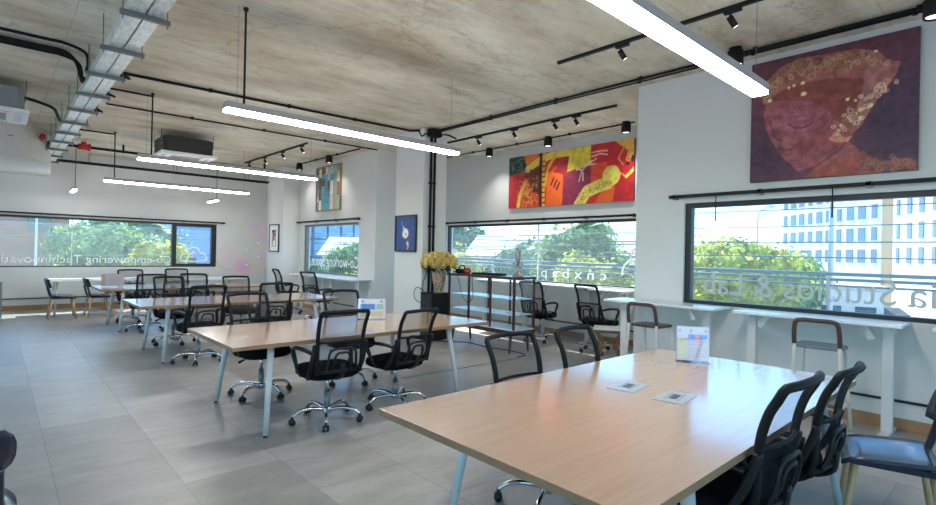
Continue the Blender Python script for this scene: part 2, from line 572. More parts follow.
# baseboards and the black wall trunking line
def skirt(axis, pos, a0, a1, name, h=0.11, z0=0.0, d=0.014, m='baseboard_wood'):
    b = MB()
    if axis == 'x': b.box(pos - d, a0, z0, pos, a1, z0 + h)
    else: b.box(a0, pos - d, z0, a1, pos, z0 + h)
    return struct(b.build(name, m))
skirt('x', XN, YR, 3.43, 'baseboard_right')
skirt('x', XR, 4.42, YF, 'baseboard_alcove')
skirt('x', XF, YF, 13.13, 'baseboard_right_far')
skirt('y', YB, XL, XF, 'baseboard_back')
skirt('x', XN, YR, 3.40, 'trim_1', 0.022, 0.25, 0.016, 'black_strip')
skirt('x', XR, 4.42, YF, 'trim_2', 0.022, 0.25, 0.016, 'black_strip')
skirt('x', XF, YF, 13.13, 'trim_3', 0.022, 0.25, 0.016, 'black_strip')
skirt('y', YB, XL, XF, 'trim_4', 0.022, 0.25, 0.016, 'black_strip')

# ------------------------------------------------------------------ windows
def to_x(pos):   # text plane seen from +X side (reads from outside): text x -> +Y
    return lambda s, h: (pos, s, h)
def to_y(pos):   # seen from +Y side: text x -> -X
    return lambda s, h: (-s, pos, h)

def text_mesh(body):
    cu = bpy.data.curves.new('t', 'FONT'); cu.body = body; cu.size = 1.0; cu.resolution_u = 3
    o = bpy.data.objects.new('t', cu); COL.objects.link(o)
    dg = bpy.context.evaluated_depsgraph_get()
    me = bpy.data.meshes.new_from_object(o.evaluated_get(dg))
    vs = [v.co.copy() for v in me.vertices]; fs = [tuple(p.vertices) for p in me.polygons]
    bpy.data.objects.remove(o); bpy.data.curves.remove(cu); bpy.data.meshes.remove(me)
    return vs, fs

def lettering(body, mp, s0, s1, base, cap, name, parent, m='frost'):
    vs, fs = text_mesh(body)
    x0 = min(v.x for v in vs); x1 = max(v.x for v in vs)
    k = (s1 - s0) / (x1 - x0); kz = cap / 0.70
    b = MB(); b.add([mp(s0 + (v.x - x0) * k, base + v.y * kz) for v in vs], fs)
    return b.build(name, m, parent, fix=False)

def window(n, axis, pos, a0, a1, z0, z1, fr, fm, label, joints=(), depth=0.09, inset=0.04, top=None):
    root = empty('window_%d' % n); struct(root, label, 'window')
    m = MB()
    def bx(mm, p0, p1, q0, q1, d0, d1):
        if axis == 'x': mm.box(pos + d0, p0, q0, pos + d1, p1, q1)
        else: mm.box(p0, pos + d0, q0, p1, pos + d1, q1)
    tp = top or fr
    bx(m, a0, a0 + fr, z0, z1, inset, inset + depth); bx(m, a1 - fr, a1, z0, z1, inset, inset + depth)
    bx(m, a0 + fr, a1 - fr, z0, z0 + fr * 0.6, inset, inset + depth); bx(m, a0 + fr, a1 - fr, z1 - tp, z1, inset, inset + depth)
    m.build('frame', fm, root)
    g = MB()
    gd = inset + depth / 2
    vs = [(a0 + fr, z0 + fr * 0.6), (a1 - fr, z0 + fr * 0.6), (a1 - fr, z1 - tp), (a0 + fr, z1 - tp)]
    g.add([((pos + gd, a, z) if axis == 'x' else (a, pos + gd, z)) for a, z in vs], [(0, 1, 2, 3)])
    gl = g.build('glass', 'glass_clear', root)
    if joints:
        j = MB()
        for a in joints: bx(j, a - 0.012, a + 0.012, z0 + fr * 0.6, z1 - tp, gd - 0.008, gd + 0.008)
        j.build('glass_joint', 'white_plastic', root)
    return root, gl, gd

w1, g1, d1 = window(1, 'x', XN, W1[0], W1[1], SILL, HEAD, 0.07, 'black_frame', 'wide black framed window under the large plum painting', top=0.055)
lettering('Studios & Lab', to_x(XN + d1 - 0.006), 0.86, 2.60, 1.10, 0.235, 'lettering', w1, 'frost_backlit')
lettering('Media', to_x(XN + d1 - 0.006), -0.02, 0.78, 1.10, 0.235, 'lettering', w1, 'frost_backlit')
w2, g2, d2 = window(2, 'x', XR, W2[0], W2[1], SILL, HEAD, 0.035, 'black_frame', 'long window in the recess behind the display cabinet', joints=(6.64,), top=0.05)
lettering('c n x b a p', to_x(XR + d2 - 0.006), 5.08, 6.55, 1.07, 0.19, 'lettering', w2)
rg = MB()
rg.tube(arc((XR + d2 - 0.006, 4.55, 1.22), 0.22, -0.2, PI * 1.55, 22, 'yz'), 0.017, 6)
rg.tube(arc((XR + d2 - 0.006, 4.47, 1.50), 0.15, -PI * 0.9, PI * 0.6, 18, 'yz'), 0.017, 6)
rg.build('logo', 'frost', w2)
w3, g3, d3 = window(3, 'x', XF, W3[0], W3[1], 0.92, HEAD, 0.06, 'grey_frame', 'small square window below the mosaic artwork', inset=0.06, top=0.05)
lettering('Co-working Space', to_x(XF + d3 - 0.006), 10.22, 12.55, 1.10, 0.27, 'lettering', w3)
w4, g4, d4 = window(4, 'y', YB, W4[0], W4[1], SILL, HEAD, 0.05, 'black_frame', 'long window across the back wall with a black opening sash', joints=(1.36,), top=0.05)
sash = MB()
y0 = YB + 0.015
sash.box(3.47, y0, SILL, 3.57, y0 + 0.12, HEAD); sash.box(4.44, y0, SILL, 4.56, y0 + 0.12, HEAD)
sash.box(3.57, y0, SILL, 4.44, y0 + 0.12, SILL + 0.09); sash.box(3.57, y0, HEAD - 0.09, 4.44, y0 + 0.12, HEAD)
so = sash.build('sash', 'black_frame', w4)
lettering('Co-empowering TechInnovation', to_y(YB + d4 - 0.006), -3.46, .17, 1.07, 0.19, 'lettering', w4)
cl = MB()
cp = smooth_path([(-4.25, 0, 1.12), (-4.34, 0, 1.20), (-4.28, 0, 1.32), (-4.17, 0, 1.35), (-4.12, 0, 1.46), (-4.0, 0, 1.5), (-3.89, 0, 1.44), (-3.84, 0, 1.33), (-3.74, 0, 1.30), (-3.69, 0, 1.2), (-3.77, 0, 1.12)], 5, True)
cl.tube([(-p.x, YB + d4 - 0.01, p.z) for p in cp], 0.016, 6, closed=True)
cl.tube([(-s, YB + d4 - 0.01, h) for s, h in [(-4.0, 1.2), (-4.0, 1.38), (-4.08, 1.30), (-4.0, 1.38), (-3.92, 1.30)]], 0.014, 6)
cl.build('logo', 'frost', w4)
# added glazing out of view, letting in sky light
window(5, 'x', XL - T, -2.6, 10.5, 0.12, 2.9, 0.06, 'black_frame', 'added unseen tall glazing left of the view, letting in sky light', joints=(0.5, 3.6, 6.8), depth=0.09)
window(6, 'y', YR - T, XL + 0.6, 5.4, 0.12, 2.9, 0.06, 'black_frame', 'added unseen tall glazing behind the view, letting in sky light', joints=(-0.4, 1.6), depth=0.09)

# curtain tracks over the windows
def curtain_track(axis, pos, a0, a1, z, label, wands=()):
    root = empty('curtain_track', label=label, cat='curtain rail', group='curtain rails over the windows')
    m = MB(); b = MB()
    d = -0.07
    def bx(mm, p0, p1, q0, q1, e0, e1):
        if axis == 'x': mm.box(pos + e0, p0, q0, pos + e1, p1, q1)
        else: mm.box(p0, pos + e0, q0, p1, pos + e1, q1)
    bx(m, a0, a1, z - 0.018, z + 0.018, d - 0.02, d + 0.02)
    m.build('rail', 'black_paint', root)
    n = max(2, int((a1 - a0) / 0.9))
    for i in range(n + 1):
        a = a0 + 0.06 + (a1 - a0 - 0.12) * i / n
        b = MB()
        bx(b, a - 0.018, a + 0.018, z - 0.03, z + 0.026, d - 0.02, -0.001)
        b.build('bracket', 'strut_grey', root)
    for a, ln in wands:
        b = MB()
        p = (lambda zz: (pos + d, a, zz)) if axis == 'x' else (lambda zz: (a, pos + d, zz))
        b.tube([p(z - 0.014), p(z - 0.1), p(z - ln)], [0.006, 0.006, 0.008], 6)
        b.build('wand', 'black_paint', root)
    return root
curtain_track('x', XN, -2.7, 2.96, 2.215, 'black curtain rail over the window under the plum painting', [(2.42, 0.30), (1.33, 0.30)])
curtain_track('x', XR, 4.44, 9.36, 2.185, 'black curtain rail over the alcove window under the abstract painting')
curtain_track('x', XF, 9.98, 13.1, 2.205, 'short curtain rail over the square window below the mosaic')
curtain_track('y', YB, -3.2, 4.76, 2.19, 'long curtain rail over the back wall window')

# ------------------------------------------------------------------ furniture prototypes
def meeting_table(cx, cy, L, W, label, il=.27, ir=.30):
    root = empty('meeting_table', (cx, cy, 0), 0, label, 'table', 'wood topped meeting tables')
    x, y = L / 2, W / 2
    t = MB(); t.box(-x, -y, 0.707, x, y, 0.74)
    t.mi = [1, 1, 1, 1, 0, 0]
    t.build('tabletop', ['table_wood', 'table_edge'], root, bevel=0.002)
    a = MB()
    a.box(-x + .35, -y + .16, 0.688, x - .35, -y + .20, 0.707); a.box(-x + .35, y - .20, 0.688, x - .35, y - .16, 0.707)
    a.box(-x + .35, -y + .20, 0.688, -x + .39, y - .20, 0.707); a.box(x - .39, -y + .20, 0.688, x - .35, y - .20, 0.707)
    a.build('apron_frame', 'leg_white', root)
    for sx in (-1, 1):
        for sy in (-1, 1):
            l = MB(); i_ = il if sx < 0 else ir
            l.tube([(sx * (x - i_), sy * (y - .0), 0.012), (sx * (x - i_ - .07), sy * (y - .10), 0.70)], [0.021, 0.028], 14)
            l.cyl((sx * (x - i_), sy * (y - .0), 0), (sx * (x - i_), sy * (y - .0), 0.014), 0.019, 0.021, 12, 1)
            l.build('leg', ['leg_white', 'castor_black'], root)
    return root
T1 = meeting_table(2.745, 1.45, 2.72, 1.36, 'large wood topped meeting table in the foreground with two socket plates', .46, .36)
T2 = meeting_table(2.72, 4.74, 2.74, 1.24, 'second wood topped meeting table, in front of the white column', .27, .43)
T3 = meeting_table(2.73, 8.15, 2.74, 1.20, 'third wood topped meeting table, behind the table with the column sign')
T4 = meeting_table(2.73, 11.35, 2.74, 1.24, 'farthest wood topped meeting table, with the brownish stand at its left end')

def office_chair():
    """task chair facing +Y, origin on the floor under the lift"""
    root = empty('office_chair')
    s = MB()
    # seat: rounded slab from stacked rings
    n = 28; prof = [(0.88, 0.408), (0.98, 0.424), (1.0, 0.46), (0.97, 0.492), (0.80, 0.505), (0.4, 0.507)]
    vs = []
    for sc, z in prof:
        for k in range(n):
            a = 2 * PI * k / n
            e = 0.55
            cx = math.copysign(abs(math.cos(a)) ** e, math.cos(a)); sy = math.copysign(abs(math.sin(a)) ** e, math.sin(a))
            yy = 0.235 * sy * sc + 0.02
            vs.append((0.245 * cx * sc, yy, z - (0.03 * max(0, (yy - 0.16) / 0.1) ** 2 if z > 0.43 else 0)))
    fs = []
    for i in range(len(prof) - 1):
        for k in range(n):
            k2 = (k + 1) % n
            fs.append((i * n + k, i * n + k2, (i + 1) * n + k2, (i + 1) * n + k))
    fs.append(tuple(range(n))[::-1]); fs.append(tuple((len(prof) - 1) * n + k for k in range(n)))
    s.add(vs, fs, 0, True); s.build('seat', 'chair_fabric', root)
    # back: profile curve (y,z) and half width
    prof = [(-0.225, 0.47, .196), (-0.243, 0.56, .198), (-0.250, 0.66, .200), (-0.255, 0.74, .202), (-0.268, 0.82, .205), (-0.293, 0.90, .208), (-0.322, 0.955, .210), (-0.340, 0.992, .210)]
    def bend(x, y): return y - 0.035 * (1 - (x / .21) ** 2)      # panel curves round the sitter
    L = smooth_path([(-w, y, z) for y, z, w in prof], 3); Rr = [Vector((-p.x, p.y, p.z)) for p in L]
    top = [Vector((x, bend(x, -0.346), 1.006 + 0.008 * (1 - (x / .21) ** 2))) for x in (-.200, -.11, 0, .11, .200)]
    fr = MB(); path = L + top + Rr[::-1]
    fr.tube(path, .0165, 10, flat=1.15, upv=(0, 1, 0))
    fr.tube([(x, bend(x, -0.254), 0.745) for x in (-.2, -.13, -.06, 0, .06, .13, .2)], 0.010, 8)
    fr.tube([(x, bend(x, -0.230), 0.49) for x in (-.196, -.1, 0, .1, .196)], 0.016, 8)
    fr.build('back_frame', 'chair_black', root)
    def sheet(i0, i1, m, name):
        b = MB(); xs = [-1, -.6, -.2, .2, .6, 1]
        rows = L[i0:i1 + 1]
        vs = [(t * -p.x, bend(t * -p.x, p.y), p.z) for p in rows for t in xs]
        k = len(xs)
        fs = [(r * k + c, r * k + c + 1, (r + 1) * k + c + 1, (r + 1) * k + c) for r in range(len(rows) - 1) for c in range(k - 1)]
        b.add(vs, fs, 0, True); b.build(name, m, root)
    sheet(9, len(L) - 1, 'mesh_back', 'back_mesh'); sheet(0, 9, 'mesh_lower', 'back_mesh')
    # lumbar support: two nested plastic loops behind the lower back and a spine
    lu = MB()
    for hw, z0, z1 in ((.125, .50, .69), (.07, .50, .655)):
        q = [(-hw * 1.1, -.262, z0), (-hw, -.292, z0 + .08), (-hw * .92, -.302, z1 - .03), (-hw * .6, -.308, z1), (0, -.315, z1 + .004), (hw * .6, -.308, z1), (hw * .92, -.302, z1 - .03), (hw, -.292, z0 + .08), (hw * 1.1, -.262, z0)]
        lu.tube(smooth_path(q, 4), .0105, 8)
    lu.tube([(-.14, -.262, .50), (0, -.28, .495), (.14, -.262, .50)], .013, 8)
    lu.build('lumbar_support', 'chair_plastic', root)
    sp = MB(); sp.tube(smooth_path([(0, -.06, .412), (0, -.20, .418), (0, -.285, .47), (0, -.30, .56)], 4), [0.03] * 9 + [0.022] * 4, 8, flat=.5)
    sp.build('back_bracket', 'chair_plastic', root)
    for sx in (-1, 1):
        a = MB()
        q = [(sx * .232, -.215, .655), (sx * .258, -.13, .672), (sx * .270, -.02, .672), (sx * .272, .075, .660), (sx * .270, .115, .625), (sx * .262, .09, .555), (sx * .25, .05, .47), (sx * .235, .0, .428)]
        a.tube(smooth_path(q, 5), [.021] * 6 + [.023] * 12 + [.021] * 8 + [.018] * 10, 8, flat=.8)
        a.tube(smooth_path([(sx * .222, -.262, .735), (sx * .226, -.245, .67), (sx * .230, -.205, .56), (sx * .225, -.15, .47), (sx * .21, -.10, .418)], 5), .019, 8, flat=1.3)
        a.build('armrest', 'chair_plastic', root)
    mch = MB(); mch.box(-.085, -.10, .385, .085, .09, .412); mch.build('tilt_mechanism', 'chair_plastic', root, bevel=.006)
    lv = MB(); lv.tube([(.07, .02, .405), (.17, .03, .398), (.21, .035, .385)], .006, 6); lv.tube([(.20, .035, .389), (.255, .04, .372)], [.011, .014], 8)
    lv.build('tilt_lever', 'chair_plastic', root)
    gl = MB(); gl.cyl((0, 0, .075), (0, 0, .27), .026, .026, 16); gl.cyl((0, 0, .27), (0, 0, .40), .015, .015, 12, 1)
    gl.build('gas_lift', ['lift_grey', 'chrome'], root)
    st = MB(); st.lathe([(.03, .065), (.042, .075), (.042, .118), (.033, .128)], n=18)
    tips = []
    for k in range(5):
        a = 2 * PI * k / 5 + PI / 2 + .2
        d = Vector((math.cos(a), math.sin(a), 0))
        st.tube(smooth_path([d * .03 + Vector((0, 0, .102)), d * .14 + Vector((0, 0, .122)), d * .24 + Vector((0, 0, .112)), d * .295 + Vector((0, 0, .072))], 4), [.019, .019, .019, .018, .018, .018, .017, .017, .017, .016, .015, .014, .014], 8, upv=(0, 0, 1))
        tips.append((d * .297, a))
    st.build('star_base', 'chrome', root)
    for d, a in tips:
        c = MB(); sd = Vector((-math.sin(a), math.cos(a), 0))
        cc = d + Vector((0, 0, .028))
        for s2 in (-1, 1):
            c.cyl(cc + sd * s2 * .008, cc + sd * s2 * .027, .027, .025, 14)
        c.cyl(cc + Vector((0, 0, .005)), cc + Vector((0, 0, .05)), .010, .010, 8)
        c.obox(cc + Vector((0, 0, .022)), (.03, .03, .014), Matrix.Rotation(a, 3, 'Z'))
        c.build('castor', 'castor_black', root)
    return root

OC = office_chair()
first_chair = [True]
def chair(x, y, face, label, group, dz=0.0):
    """face: heading in degrees, 0 = facing +Y, positive = counter-clockwise"""
    rz = math.radians(face)
    sc = (1, 1, 1 + dz)
    if first_chair[0]:
        first_chair[0] = False
        KIDS[OC.name] = [(c, kids(c)) for c in kids(OC)]
        OC.location = (x, y, 0); OC.rotation_euler = (0, 0, rz); OC.scale = sc
        return tag(OC, label, 'chair', group)
    return dup(OC, (x, y, 0), rz, label, 'chair', group, sc)

G = 'black mesh backed office chairs'
chair(2.19, 4.20, -4, 'black mesh office chair on the near side of the second table, left of two', G, -.015)
chair(2.925, 4.22, 8, 'black mesh office chair on the near side of the second table, right of two', G, -.055)
chair(2.05, 5.36, 186, 'black mesh office chair on the far side of the second table, left of two', G)
chair(3.04, 5.30, 172, 'black mesh office chair on the far side of the second table, beside the standing sign', G)
chair(2.46, .98, -2, 'black mesh office chair nearest the viewer, at bottom right under the foreground table', G)
chair(3.14, .96, 0, 'black mesh office chair at the foreground table beside the navy shell chair', G, -.04)
chair(2.50, 1.98, 178, 'black mesh office chair across the foreground table, in front of the display cabinet', G, -.045)
chair(3.10, 1.90, 182, 'black mesh office chair across the foreground table, in front of the wooden stool', G, -.04)
chair(2.0, 7.40, 4, 'black mesh office chair on the near side of the third table, left of two', G)
chair(2.96, 7.45, -8, 'black mesh office chair on the near side of the third table, right of two', G, .01)
chair(2.08, 9.05, 180, 'black mesh office chair on the far side of the third table, left of two', G)
chair(3.12, 9.1, 178, 'black mesh office chair on the far side of the third table, right of two', G, -.01)
chair(2.02, 10.62, 0, 'black mesh office chair on the near side of the farthest wood table, left of two', G)
chair(2.84, 10.65, -25, 'black mesh office chair near side of the farthest wood table, right of two, turned', G)
chair(2.05, 12.05, 180, 'black mesh office chair on the far side of the farthest wood table, left of two', G)
chair(2.90, 12.1, 180, 'black mesh office chair on the far side of the farthest wood table, right of two', G, .01)
chair(7.02, 5.80, -82, 'black mesh office chair at the alcove desk beside the display cabinet', G, .02)
chair(6.98, 4.58, -96, 'black mesh office chair at the alcove desk nearest the wall corner', G, .04)
chair(5.12, 11.75, -95, 'black mesh office chair at the far window desk, the farther of two', G, .02)
chair(5.12, 10.25, -75, 'black mesh office chair at the far window desk, the nearer of two', G, .02)

def bar_table(axisrot, cx, cy, L, W, z, label, legpos, group, brace=True):
    """white top on T legs; local x = along the wall, local y = towards the wall"""
    root = empty('bar_table', (cx, cy, 0), axisrot, label, 'table', group)
    MB().box(-L / 2, -W / 2, z - .026, L / 2, W / 2, z).build('tabletop', 'white_laminate', root, bevel=.003)
    for lx in legpos:
        l = MB()
        l.box(lx - .04, -.03, .03, lx + .04, .03, z - .026)
        l.box(lx - .035, -W / 2 + .02, 0, lx + .035, W / 2 - .005, .03)
        l.box(lx - .03, -W / 2 + .05, z - .055, lx + .03, W / 2 - .03, z - .026)
        l.build('leg', 'leg_white', root, bevel=.003)
    if brace:
        for lx in legpos:
            sg = -1 if lx > 0 else 1
            b = MB(); b.bar((lx + sg * .16, -.09, z - .03), (lx + sg * .10, -.09, z - .15), .03, .05); b.box(lx + sg * .16 - .03, -.12, z - .04, lx + sg * .16 + .03, -.06, z - .026)
            b.build('bracket', 'leg_white', root)
    return root
A = -PI / 2       # local +y -> +X (towards the window wall), local +x -> -Y
GB = 'white counter tables along the windows'
bar_table(A, 5.765, 1.41, 1.33, .45, .975, 'white counter table under the near window, with the stool with the sheen-coloured seat', (.55, -.55), GB)
bar_table(A, 5.765, 2.92, 1.33, .45, .975, 'white counter table across the wall corner, with the brown backed stool', (.50, -.50), GB)
bar_table(A, 5.765, -.12, 1.35, .45, .975, 'white counter table cut off by the right edge of the view', (.55, -.55), GB)
bar_table(A, 7.585, 5.77, 1.38, .46, .965, 'white counter table in the alcove, beside the display cabinet', (.56, -.45), GB)
bar_table(A, 7.585, 4.745, .66, .46, .945, 'white counter table in the alcove, nearest the wall corner', (.24, -.24), GB)
bar_table(A, 7.585, 7.2, 1.36, .46, .965, 'white counter table in the alcove, behind the display cabinet', (.56, -.56), GB)
bar_table(A, 5.66, 10.22, 1.45, .50, .90, 'white counter table below the square far window, nearer one', (.56, -.56), GB, False)
bar_table(A, 5.66, 11.72, 1.45, .50, .90, 'white counter table below the square far window, farther one', (.56, -.56), GB, False)

def bar_stool(x, y, rz, seatm, label):
    """faces +Y; back uprights at -Y"""
    root = empty('bar_stool', (x, y, 0), rz, label, 'stool', 'tall stools at the counter')
    s = MB()
    n = 24; vs = []
    for z, sc in ((.738, .97), (.744, 1), (.756, 1), (.762, .97)):
        for k in range(n):
            a = 2 * PI * k / n; e = .45
            vs.append((.185 * sc * math.copysign(abs(math.cos(a)) ** e, math.cos(a)), .17 * sc * math.copysign(abs(math.sin(a)) ** e, math.sin(a)) + .02, z))
    fs = [tuple(range(n))[::-1], tuple(range(3 * n, 4 * n))]
    for i in range(3):
        for k in range(n): fs.append((i * n + k, i * n + (k + 1) % n, (i + 1) * n + (k + 1) % n, (i + 1) * n + k))
    s.add(vs, fs); s.build('seat', seatm, root)
    b = MB()
    q = [(-.165, -.17, .775), (-.165, -.185, .86), (-.155, -.20, .955), (-.12, -.205, .985), (0, -.208, .988), (.12, -.205, .985), (.155, -.20, .955), (.165, -.185, .86), (.165, -.17, .775)]
    b.tube(smooth_path(q, 4), .019, 8); b.build('backrest', 'stool_brown', root)
    for sx in (-1, 1):
        l = MB(); l.tube([(sx * .195, -.24, .0), (sx * .165, -.17, .70), (sx * .165, -.17, .78)], .0145, 8); l.build('leg', 'leg_cream', root)
        l = MB(); l.tube([(sx * .195, .22, .0), (sx * .155, .14, .738)], .0135, 8); l.build('leg', 'leg_cream', root)
    r_ = MB()
    r_.tube([(-.182, -.21, .26), (.182, -.21, .26)], .009, 6); r_.tube([(-.182, .185, .26), (.182, .185, .26)], .009, 6)
    for sx in (-1, 1): r_.tube([(sx * .183, -.21, .26), (sx * .183, .185, .26)], .009, 6)
    r_.build('footrest', 'leg_cream', root)
    return root
bar_stool(5.38, 1.27, -PI / 2 + .05, 'stool_seat_sheen', 'tall stool with a brown back and pale legs at the near window counter')
bar_stool(5.36, 2.86, -PI / 2 - .04, 'stool_seat', 'tall stool with a brown back and dark seat by the wall corner')

# wooden stool with diamond cut-out sides
ws = empty('wooden_stool', (6.42, 4.05, 0), -1.0, 'low brown wooden stool with diamond shaped side openings and a pale seat', 'stool')
for sy in (-1, 1):
    m = MB()
    for sx in (-1, 1):
        m.bar((sx * .19, sy * .15, .47), (sx * .075, sy * .15, .235), .035, .045, (0, 1, 0)); m.bar((sx * .075, sy * .15, .245), (sx * .19, sy * .15, .0), .035, .045, (0, 1, 0))
    m.box(-.20, sy * .15 - .018, .435, .20, sy * .15 + .018, .475)
    m.build('side_frame', 'walnut', ws)
m = MB()
for sx in (-1, 1): m.box(sx * .075 - .018, -.132, .215, sx * .075 + .018, .132, .255)
m.build('stretcher', 'walnut', ws)
MB().box(-.21, -.18, .475, .21, .18, .498).build('seat', 'white_laminate', ws, bevel=.004)

def shell_chair(x, y, rz, label, group='dark shell chairs with wooden legs', mats=('shell_seat', 'shell_navy')):
    """dark plastic seat and back on beech legs, facing +Y"""
    root = empty('shell_chair', (x, y, 0), rz, label, 'chair', group)
    s = MB(); nx, ny = 10, 10; vs = []
    for dz in (0, -.022):
        for j in range(ny + 1):
            v = j / ny; yy = -.20 + .42 * v
            hw = .225 + .02 * math.sin(PI * min(1, v * 1.1))
            for i in range(nx + 1):
                u = -1 + 2 * i / nx
                z = .452 + .014 * abs(u) ** 3 - .03 * max(0, (v - .75) / .25) ** 2 + .012 * math.cos(v * PI) + dz
                vs.append((u * hw, yy, z))
    k = nx + 1; o = k * (ny + 1); fs = []
    for j in range(ny):
        for i in range(nx):
            a = j * k + i
            fs.append((a, a + 1, a + k + 1, a + k)); fs.append((o + a, o + a + k, o + a + k + 1, o + a + 1))
    ring = [i for i in range(k)] + [j * k + nx for j in range(1, ny + 1)] + [ny * k + i for i in range(nx - 1, -1, -1)] + [j * k for j in range(ny - 1, 0, -1)]
    for q in range(len(ring)):
        a, b = ring[q], ring[(q + 1) % len(ring)]; fs.append((a, o + a, o + b, b))
    s.add(vs, fs, 0, True); s.build('seat', mats[0], root)
    ap = MB(); ap.box(-.20, -.18, .405, .20, .185, .44); ap.build('seat_frame', mats[1], root, bevel=.006)
    b = MB(); nx, ny = 10, 6; vs = []
    for d in (0, .02):
        for j in range(ny + 1):
            v = j / ny
            hw = .22 * (1 - .16 * abs(2 * v - 1) ** 3)
            for i in range(nx + 1):
                u = -1 + 2 * i / nx
                zz = .635 + .17 * v + .012 * (1 - u * u) * (1 if v > .5 else -1) * abs(2 * v - 1)
                vs.append((u * hw, -.235 - .05 * v + .06 * u * u - d, zz))
    k = nx + 1; o = k * (ny + 1); fs = []
    for j in range(ny):
        for i in range(nx):
            a = j * k + i
            fs.append((a, a + 1, a + k + 1, a + k)); fs.append((o + a, o + a + k, o + a + k + 1, o + a + 1))
    ring = [i for i in range(k)] + [j * k + nx for j in range(1, ny + 1)] + [ny * k + i for i in range(nx - 1, -1, -1)] + [j * k for j in range(ny - 1, 0, -1)]
    for q in range(len(ring)):
        a, c = ring[q], ring[(q + 1) % len(ring)]; fs.append((a, o + a, o + c, c))
    b.add(vs, fs, 0, True); b.build('backrest', mats[1], root)
    for sx in (-1, 1):
        p = MB(); p.tube(smooth_path([(sx * .17, -.175, .425), (sx * .17, -.205, .52), (sx * .165, -.238, .66)], 4), .019, 8); p.build('back_post', mats[1], root)
        l = MB(); l.tube([(sx * .215, -.225, 0), (sx * .175, -.16, .44)], [.014, .02], 10); l.build('leg', 'beech', root)
        l = MB(); l.tube([(sx * .215, .215, 0), (sx * .175, .155, .44)], [.014, .02], 10); l.build('leg', 'beech', root)
    return root
SC = shell_chair(3.68, .54, math.radians(14), 'navy shell chair with wooden legs at the right edge, beside the foreground table')
SG = 'dark shell chairs with wooden legs'
dup(SC, (-.165, 2.80, 0), math.radians(6), 'dark shell chair cut off by the left edge of the view', 'chair', SG)
dup(SC, (1.04, 13.36, 0), -PI / 2, 'dark shell chair before the white table at left, the leftmost beside its corner', 'chair', SG)
dup(SC, (1.66, 13.34, 0), -PI / 2 + .06, 'dark shell chair before the white table at left, right of the corner one', 'chair', SG)
dup(SC, (2.15, 14.75, 0), PI, 'dark shell chair behind the white table, against the back wall', 'chair', SG)

def plain_table(cx, cy, L, W, label):
    root = empty('white_table', (cx, cy, 0), 0, label, 'table', 'white tables below the back window')
    MB().box(-L / 2, -W / 2, .712, L / 2, W / 2, .742).build('tabletop', 'white_laminate', root, bevel=.004)
    for sx in (-1, 1):
        for sy in (-1, 1):
            l = MB(); l.tube([(sx * (L / 2 - .12), sy * (W / 2 - .08), 0), (sx * (L / 2 - .17), sy * (W / 2 - .14), .712)], [.018, .022], 10); l.build('leg', 'leg_white', root)
    return root
plain_table(1.70, 14.2, 1.75, 1.1, 'white table at the left below the back window, with wooden legged chairs')
plain_table(4.05, 14.1, 1.55, 1.1, 'white table at the right below the opening sash of the back window')

# low grey cabinet at the left edge
lc = empty('low_cabinet', (-.32, 13.7, 0), 0, 'low grey cabinet cut off by the left edge of the view, near the back wall', 'cabinet')
MB().box(-.45, -.22, .05, .45, .22, .74).build('body', 'unit_grey', lc, bevel=.004)
MB().box(-.42, -.19, 0, .42, .19, .05).build('plinth', 'black_paint', lc)
for sx in (-1, 1):
    d = MB().box(sx * .225 - .215, -.238, .08, sx * .225 + .215, -.22, .72).build('door', 'unit_grey', lc)
    MB().box(sx * .05 - .006, -.258, .36, sx * .05 + .006, -.238, .48).build('handle', 'strut_grey', d)

# ------------------------------------------------------------------ display cabinet and what stands on it
dc = empty('display_cabinet', (5.96, 5.99, 0), 0, 'dark red wood display cabinet with glass panes below the alcove window', 'cabinet')
hx, hy = .225, .76
z0, z1 = .36, 1.12
MB().box(-hx - .02, -hy - .02, z1, hx + .02, hy + .02, z1 + .035).build('top', 'rosewood', dc, bevel=.004)
MB().box(-hx, -hy, .345, hx, hy, z0 + .005).build('bottom_panel', 'shelf_white', dc)
m = MB(); m.box(-hx - .012, -hy - .012, .285, -hx + .02, hy + .012, .345); m.box(hx - .02, -hy - .012, .285, hx + .012, hy + .012, .345)
m.box(-hx + .02, -hy - .012, .285, hx - .02, -hy + .02, .345); m.box(-hx + .02, hy - .02, .285, hx - .02, hy + .012, .345)
m.build('skirt_rail', 'rosewood', dc)
for xx in (-hx, hx):
    for i in range(4):
        yy = -hy + .014 + (2 * hy - .028) * i / 3
        w = .016 if i in (0, 3) else .011
        MB().box(xx - .014, yy - w, z0, xx + .014, yy + w, z1).build('post', 'rosewood', dc)
for i, zz in enumerate((.58, .82)):
    MB().box(-hx + .016, -hy + .03, zz - .012, hx - .016, hy - .03, zz).build('shelf', 'shelf_white', dc)
for xx, n in ((-hx, 'front'), (hx, 'rear')):
    for i in range(3):
        a = -hy + .03 + (2 * hy - .06) * i / 3; b_ = a + (2 * hy - .06) / 3
        g = MB(); g.add([(xx, a + .008, z0 + .005), (xx, b_ - .008, z0 + .005), (xx, b_ - .008, z1), (xx, a + .008, z1)], [(0, 1, 2, 3)])
        g.build('glass_door' if n == 'front' else 'glass_pane', 'glass_cabinet', dc)
for yy in (-hy, hy):
    g = MB(); g.add([(-hx + .016, yy, z0 + .005), (hx - .016, yy, z0 + .005), (hx - .016, yy, z1), (-hx + .016, yy, z1)], [(0, 1, 2, 3)])
    g.build('glass_pane', 'glass_cabinet', dc)
for sx in (-1, 1):
    for yy in (-.66, .66):
        l = MB(); l.tube([(sx * (hx - .015), yy, 0), (sx * (hx - .04), yy, .295)], [.013, .026], 8); l.build('leg', 'rosewood', dc)
ZT = 1.155
